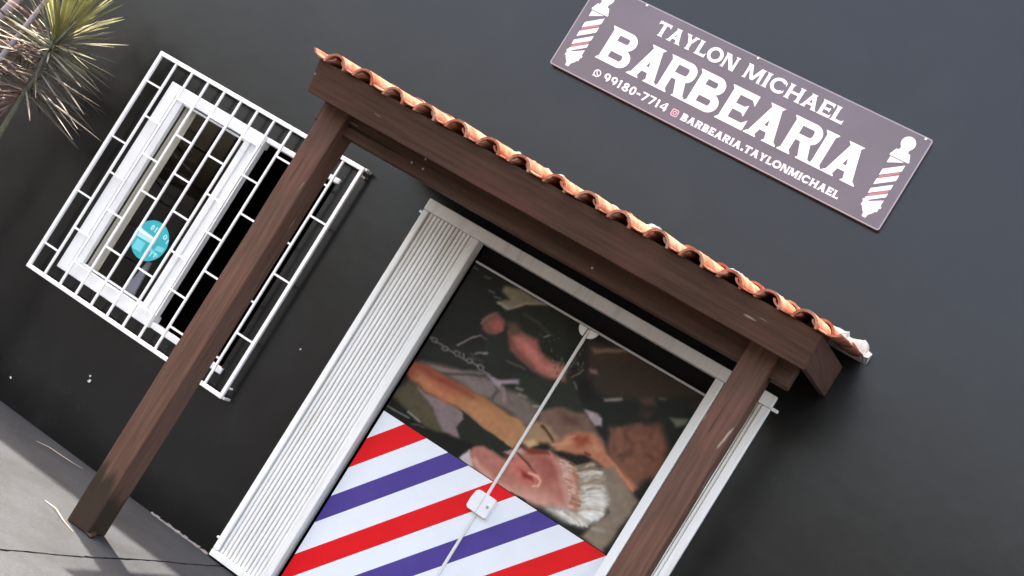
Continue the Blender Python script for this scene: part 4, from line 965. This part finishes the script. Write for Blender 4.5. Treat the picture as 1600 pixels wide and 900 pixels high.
# ------------------------------------------------------------------ canopy
K = thing('porch_canopy', 'dark stained wooden porch canopy with clay tile roof on two posts before the door', 'canopy', (-2, -.94, 0))
def bar(name, m, x0,x1,y0,y1,z0,z1, bev=.006, wob=0.0, n=12, axis=2):
    """timber with slightly uneven arrises"""
    b = MB(); ring = [(x0,y0),(x1,y0),(x1,y1),(x0,y1)]
    prev = None
    for i in range(n+1):
        t = i/n
        if axis == 2: pts = [(x+random.uniform(-wob,wob), y+random.uniform(-wob,wob), z0+(z1-z0)*t) for x, y in ring]
        else: pts = [(x0+(x1-x0)*t, y+random.uniform(-wob,wob), z+random.uniform(-wob,wob)) for y, z in ((y0,z0),(y1,z0),(y1,z1),(y0,z1))]
        v = [b.bm.verts.new(p) for p in pts]
        if prev:
            for k in range(4): b.bm.faces.new((prev[k], prev[(k+1)%4], v[(k+1)%4], v[k]))
        else: b.bm.faces.new(v[::-1])
        prev = v
    b.bm.faces.new(prev)
    return b.build(name, m, K, bevel=bev)
def post(x0, x1, m, z1, lab=None):
    """post as a mesh with its own origin at its foot, so the damp stain starts there"""
    b = MB(); w_ = x1-x0; ring = [(-w_/2,-.075),(w_/2,-.075),(w_/2,.075),(-w_/2,.075)]; prev = None; n = 14
    for i in range(n+1):
        v = [b.bm.verts.new((x+random.uniform(-.0016,.0016), y+random.uniform(-.0016,.0016), z1*i/n)) for x, y in ring]
        if prev:
            for k in range(4): b.bm.faces.new((prev[k], prev[(k+1)%4], v[(k+1)%4], v[k]))
        else: b.bm.faces.new(v[::-1])
        prev = v
    b.bm.faces.new(prev); o = b.build('post', m, K, bevel=.007)
    o.location = ((x0+x1)/2, -.939, 0.0)
    if lab: o['label'] = lab
    return o
pl = post(-3.222, -3.090, M['wood_z_stain'], 2.40, 'left post with a damp dark foot standing on the pavement')
post(-.940, -.806, M['wood_z'], 2.40, 'right post with pale scratches before the door jamb')
b = MB(); b.prism([(-3.110,-1.012,.001),(-3.055,-1.030,.001),(-3.062,-.985,.012),(-3.092,-.96,.02),(-3.108,-.97,.018)], (0,0,.010)); b.build('foot_chock', M['wood_z_stain'], K, bevel=.003)
bar('beam', M['wood_x'], -3.268, -.722, -.972, -.868, 2.198, 2.325, wob=.0015, axis=0)
for (x, z) in ((-2.705,2.245),(-2.655,2.290),(-2.640,2.245),(-1.700,2.232)):
    b = MB(); b.tube([(x,-.975,z),(x,-.9715,z)], .0055, 10); b.build('nail_head', M['sign_edge'], K)
XL, XR = -3.262, -.676
# fascia leaning with the roof pitch, and boards running back to the wall at both ends
def fas(x0, x1):
    b = MB(); n = 16; prev = None
    for i in range(n+1):
        x = x0+(x1-x0)*i/n; w = lambda: random.uniform(-.0016,.0016)
        v = [b.bm.verts.new(p) for p in ((x,-1.205+w(),2.424+w()),(x,-1.150+w(),2.272+w()),(x,-1.118+w(),2.280+w()),(x,-1.173+w(),2.432+w()))]
        if prev:
            for k in range(4): b.bm.faces.new((prev[k], prev[(k+1)%4], v[(k+1)%4], v[k]))
        else: b.bm.faces.new(v[::-1])
        prev = v
    b.bm.faces.new(prev); return b
fas(XL, XR).build('fascia', M['wood_x'], K, bevel=.005)
for x0, x1 in ((XL+.002, XL+.034), (XR-.034, XR-.002)):
    b = MB(); b.hexa([(x0,-1.172,2.426),(x0,-1.118,2.284),(x0,-.004,2.360),(x0,-.004,2.530)], [(x1,-1.172,2.426),(x1,-1.118,2.284),(x1,-.004,2.360),(x1,-.004,2.530)])
    b.build('barge_board', M['wood_y'], K, bevel=.004)
for x in np.linspace(XL+.30, XR-.30, 5):
    b = MB(); b.hexa([(x-.03,-1.116,2.335),(x+.03,-1.116,2.335),(x+.03,-1.150,2.412),(x-.03,-1.150,2.412)][::-1], [(x-.03,-.004,2.430),(x+.03,-.004,2.430),(x+.03,-.004,2.512),(x-.03,-.004,2.512)][::-1])
    b.build('rafter', M['wood_y'], K, bevel=.004)
b = MB(); b.hexa([(XL+.035,-1.165,2.424),(XR-.035,-1.165,2.424),(XR-.035,-1.165,2.434),(XL+.035,-1.165,2.434)][::-1], [(XL+.035,-.003,2.520),(XR-.035,-.003,2.520),(XR-.035,-.003,2.532),(XL+.035,-.003,2.532)][::-1])
b.build('soffit_boards', M['wood_x'], K)
# clay tiles: channels and caps in two courses
tl = MB()
def tile(xc, ya, za, yb, zb, ra, rb, upw, th=.011, n=9, rise=.9):
    """barrel tile between (ya,za) and (yb,zb), wall thickness th"""
    rows = []
    for (y, z, r) in ((ya, za, ra), ((ya+yb)/2, (za+zb)/2+random.uniform(-.002,.002), (ra+rb)/2), (yb, zb, rb)):
        o = []; q = []
        for i in range(n+1):
            a = math.pi*i/n; s = 1 if upw else -1
            o.append(tl.bm.verts.new((xc+r*math.cos(a), y, z+s*r*rise*math.sin(a)))); q.append(tl.bm.verts.new((xc+(r-th)*math.cos(a), y, z+s*(r-th)*rise*math.sin(a))))
        rows.append((o, q))
    for (o0, q0), (o1, q1) in zip(rows[:-1], rows[1:]):
        for i in range(n):
            for A, Bq in ((o0, o1), (q1, q0)): tl.bm.faces.new((A[i], A[i+1], Bq[i+1], Bq[i])).smooth = True
        for i in (0, n): tl.bm.faces.new((o0[i], q0[i], q1[i], o1[i]))
    for (o, q) in (rows[0], rows[-1]):
        for i in range(n): tl.bm.faces.new((o[i], o[i+1], q[i+1], q[i]))
def zr(y): return 2.457+(y+1.2)*.128         # tile bed
pitch_t = .1712; nx = 15; xh = [-3.158+pitch_t*k for k in range(nx)]
for k in range(nx+1):
    xc = (xh[k] if k < nx else xh[-1]+pitch_t)-pitch_t/2
    if k == 0: xc = xh[0]-.068
    j = lambda: random.uniform(-.004,.004)
    tile(xc+j(), -1.235+j(), zr(-1.235)+.002+j()*.5, -.60, zr(-.60)+.010, .066, .058, False, rise=.46)
    tile(xc+j(), -.68+j(), zr(-.68)+.018, -.006, zr(-.006)+.014, .066, .058, False, rise=.46)
for k in range(nx):
    j = lambda: random.uniform(-.005,.005)
    xc = xh[k]+j()*1.5; tw = j()
    tile(xc, -1.240+j()*2, zr(-1.24)-.034+j()*.8, -.60, zr(-.60)-.012, .058+j()*.4, .047, True, rise=.98)
    tile(xc+tw, -.70+j()*2, zr(-.70)-.008+j()*.5, -.005, zr(-.005)-.010, .058, .047, True, rise=.98)
tl.build('roof_tiles', M['tile'], K)
# lumpy mortar bed where the roof meets the wall
b = MB(); n = 260; prev = None; hs = [random.choice((-.03,-.02,-.012,-.004,.004,.016)) for _ in range(60)]; ys = [random.uniform(0,.05) for _ in range(60)]
def sm(a, t):
    t = t*(len(a)-2); i = int(t); f = t-i; f = f*f*(3-2*f); return a[i]*(1-f)+a[i+1]*f
for i in range(n+1):
    t = i/n; x = -3.30+2.71*t; zt = 2.676+.008*math.sin(i*.11)+sm(hs, t)*.9+random.uniform(-.003,.003); yo = -.05-sm(ys, t)-random.uniform(0,.006)
    if i > n-14: zt = 2.676+.010*math.sin(i*.6)+random.uniform(-.004,.004); yo = -.07-sm(ys, t)*.6-random.uniform(0,.008)
    if i > n-3: zt -= .02
    v = [b.bm.verts.new(p) for p in ((x,yo,2.606+random.uniform(0,.012)),(x,-.001,2.590),(x,-.001,zt+.006),(x,yo*.35,zt),(x,yo*.85,zt-.022+random.uniform(-.004,.004)))]
    if prev:
        for k in range(5): b.bm.faces.new((prev[k], prev[(k+1)%5], v[(k+1)%5], v[k]))
    else: b.bm.faces.new(v[::-1])
    prev = v
b.bm.faces.new(prev); b.build('mortar_bed', M['mortar'], K)

# ------------------------------------------------------------------ plant
Pn = thing('spiky_plant', 'tall spiky dracaena like plant with narrow leaves left of the window', 'plant', (-5.21, -.5, 0))
bark = mat('plant_bark', (.085,.082,.055), rough=.9, var=.3, vscale=30, bump=.6, bscale=60)
cane = mat('plant_cane', (.27,.235,.245), rough=.85, var=.2, vscale=20, bump=.4, bscale=50)
def leafmat(name, base, c2):
    m = mat(name, base, rough=.55, var=.3, vscale=10, col2=c2, c2pos=(.40,.62), c2scale=7); return m
lm_dry = leafmat('dry_leaf', (.14,.125,.105), (.085,.06,.042)); lm_yel = leafmat('young_leaf', (.24,.23,.08), (.13,.135,.045)); lm_grn = leafmat('mid_leaf', (.19,.18,.14), (.11,.115,.065)); lm_brown = leafmat('dead_leaf', (.12,.065,.04), (.24,.17,.14))
def stem(pts, rads, m):
    t = MB(); t.tube(pts, rads, 9); return t.build('trunk', m, Pn, smooth=True)
stem([(-5.20,-.5,0),(-5.195,-.5,.7),(-5.20,-.5,1.32),(-5.205,-.5,1.56),(-5.19,-.5,1.70),(-5.212,-.5,1.90)], [.034,.028,.017,.014,.013,.013], bark)
stem([(-5.46,-.62,0),(-5.43,-.60,.9),(-5.413,-.58,1.583),(-5.365,-.56,2.063),(-5.33,-.55,2.45)], [.020,.018,.0155,.0145,.012], cane)
stem([(-5.68,-.50,0),(-5.66,-.50,1.0),(-5.635,-.50,1.86),(-5.575,-.50,2.10),(-5.52,-.5,2.4)], [.034,.032,.028,.026,.022], cane)
def leaf(mb, base, d, ln, wd, droop, curl=0.0):
    d = Vector(d).normalized(); side = d.cross(Vector((0,0,1)))
    if side.length < .1: side = Vector((1,0,0))
    side.normalize(); roll = random.uniform(-1.2,1.2); nrm = side.cross(d).normalized()
    side = side*math.cos(roll)+nrm*math.sin(roll); n = 5; L0 = []; base = Vector(base)
    for i in range(n+1):
        t = i/n; c = base+d*ln*t+Vector((0,0,-droop*ln*t*t)); w = wd*(.65+.9*t if t < .35 else 1.0*(1-((t-.35)/.65)**2.2))+.0006
        L0.append((mb.bm.verts.new(c-side*w), mb.bm.verts.new(c+nrm*w*.30), mb.bm.verts.new(c+side*w)))
    for a, b in zip(L0[:-1], L0[1:]):
        mb.bm.faces.new((a[0],a[1],b[1],b[0])); mb.bm.faces.new((a[1],a[2],b[2],b[1]))
hd = (-5.212,-.5,1.890)
def rdir(el, az): return (math.cos(el)*math.cos(az), math.cos(el)*math.sin(az), math.sin(el))
y = MB()
for k in range(70): leaf(y, Vector(hd)+Vector((random.uniform(-.012,.012),random.uniform(-.012,.012),random.uniform(0,.06))), rdir(R(random.uniform(38,88)), random.uniform(0,6.28)), random.uniform(.36,.5), .0085, .08)
y.build('young_leaves', lm_yel, Pn)
y = MB()
for k in range(60): leaf(y, Vector(hd)+Vector((0,0,random.uniform(-.05,.03))), rdir(R(random.uniform(-12,48)), random.uniform(0,6.28)), random.uniform(.30,.44), .0062, random.uniform(.0,.12))
for tip in ((-4.90,2.131),(-4.855,2.08),(-4.868,2.017),(-4.835,1.94),(-4.777,1.896),(-4.764,1.855),(-4.96,2.163),(-5.027,2.243),(-5.086,2.241)):
    v = Vector((tip[0],-.5+random.uniform(-.1,.05),tip[1]))-Vector(hd); leaf(y, hd, v, v.length, .0066, .02)
y.build('spread_leaves', lm_grn, Pn)
y = MB()
for k in range(64):
    z = random.uniform(1.56,1.87); leaf(y, (-5.205+random.uniform(-.01,.01),-.5,z), rdir(R(random.uniform(-18,4)), random.uniform(0,6.28)), random.uniform(.34,.52), .0052, random.uniform(.0,.06))
for tip in ((-4.787,1.662),(-4.691,1.71),(-4.665,1.613),(-4.76,1.514),(-4.751,1.806)):
    bz = tip[1]+random.uniform(.08,.14); v = Vector((tip[0],-.5,tip[1]))-Vector((-5.2,-.5,bz)); leaf(y, (-5.2,-.5,bz), v, v.length, .0055, .03)
y.build('dry_leaves', lm_dry, Pn)
y = MB()
for k in range(110):
    z = random.uniform(1.52,1.95); leaf(y, (-5.46+random.uniform(-.05,.25),-.42+random.uniform(-.05,.05),z), rdir(R(random.uniform(-40,25)), R(random.uniform(100,260))), random.uniform(.2,.42), .0065, random.uniform(.05,.3))
for k in range(26):
    leaf(y, (-5.22,-.5,random.uniform(1.5,1.6)), rdir(R(random.uniform(-60,-10)), R(random.uniform(130,230))), random.uniform(.15,.3), .006, .1)
y.build('dead_leaves', lm_brown, Pn)
y = MB()
y.tube([(-5.212,-.515,1.88),(-5.19,-.53,1.76),(-5.175,-.53,1.70),(-5.125,-.53,1.60)], [.008,.011,.008,.003], 7); y.tube([(-5.20,-.515,1.60),(-5.17,-.53,1.55)], [.010,.004], 7)
y.build('side_shoot', bark, Pn, smooth=True)

# ------------------------------------------------------------------ litter on the pavement
def straw(pts, lab, r=.0022):
    s = MB(); s.tube(pts, [r*.6]+[r]*(len(pts)-2)+[r*.5], 5); tag(s.build('straw', M['straw'], smooth=True), lab, 'straw', 'dry straws on the pavement')
straw([(-3.389,-.99,.004),(-3.30,-1.015,.012),(-3.20,-1.07,.006),(-3.10,-1.11,.004)], 'curved dry straw in the sun beside the foot of the left post')
straw([(-4.113,-.245,.004),(-4.04,-.225,.014),(-3.93,-.19,.010),(-3.844,-.139,.004)], 'dry straw in the shade along the wall base under the window', .002)
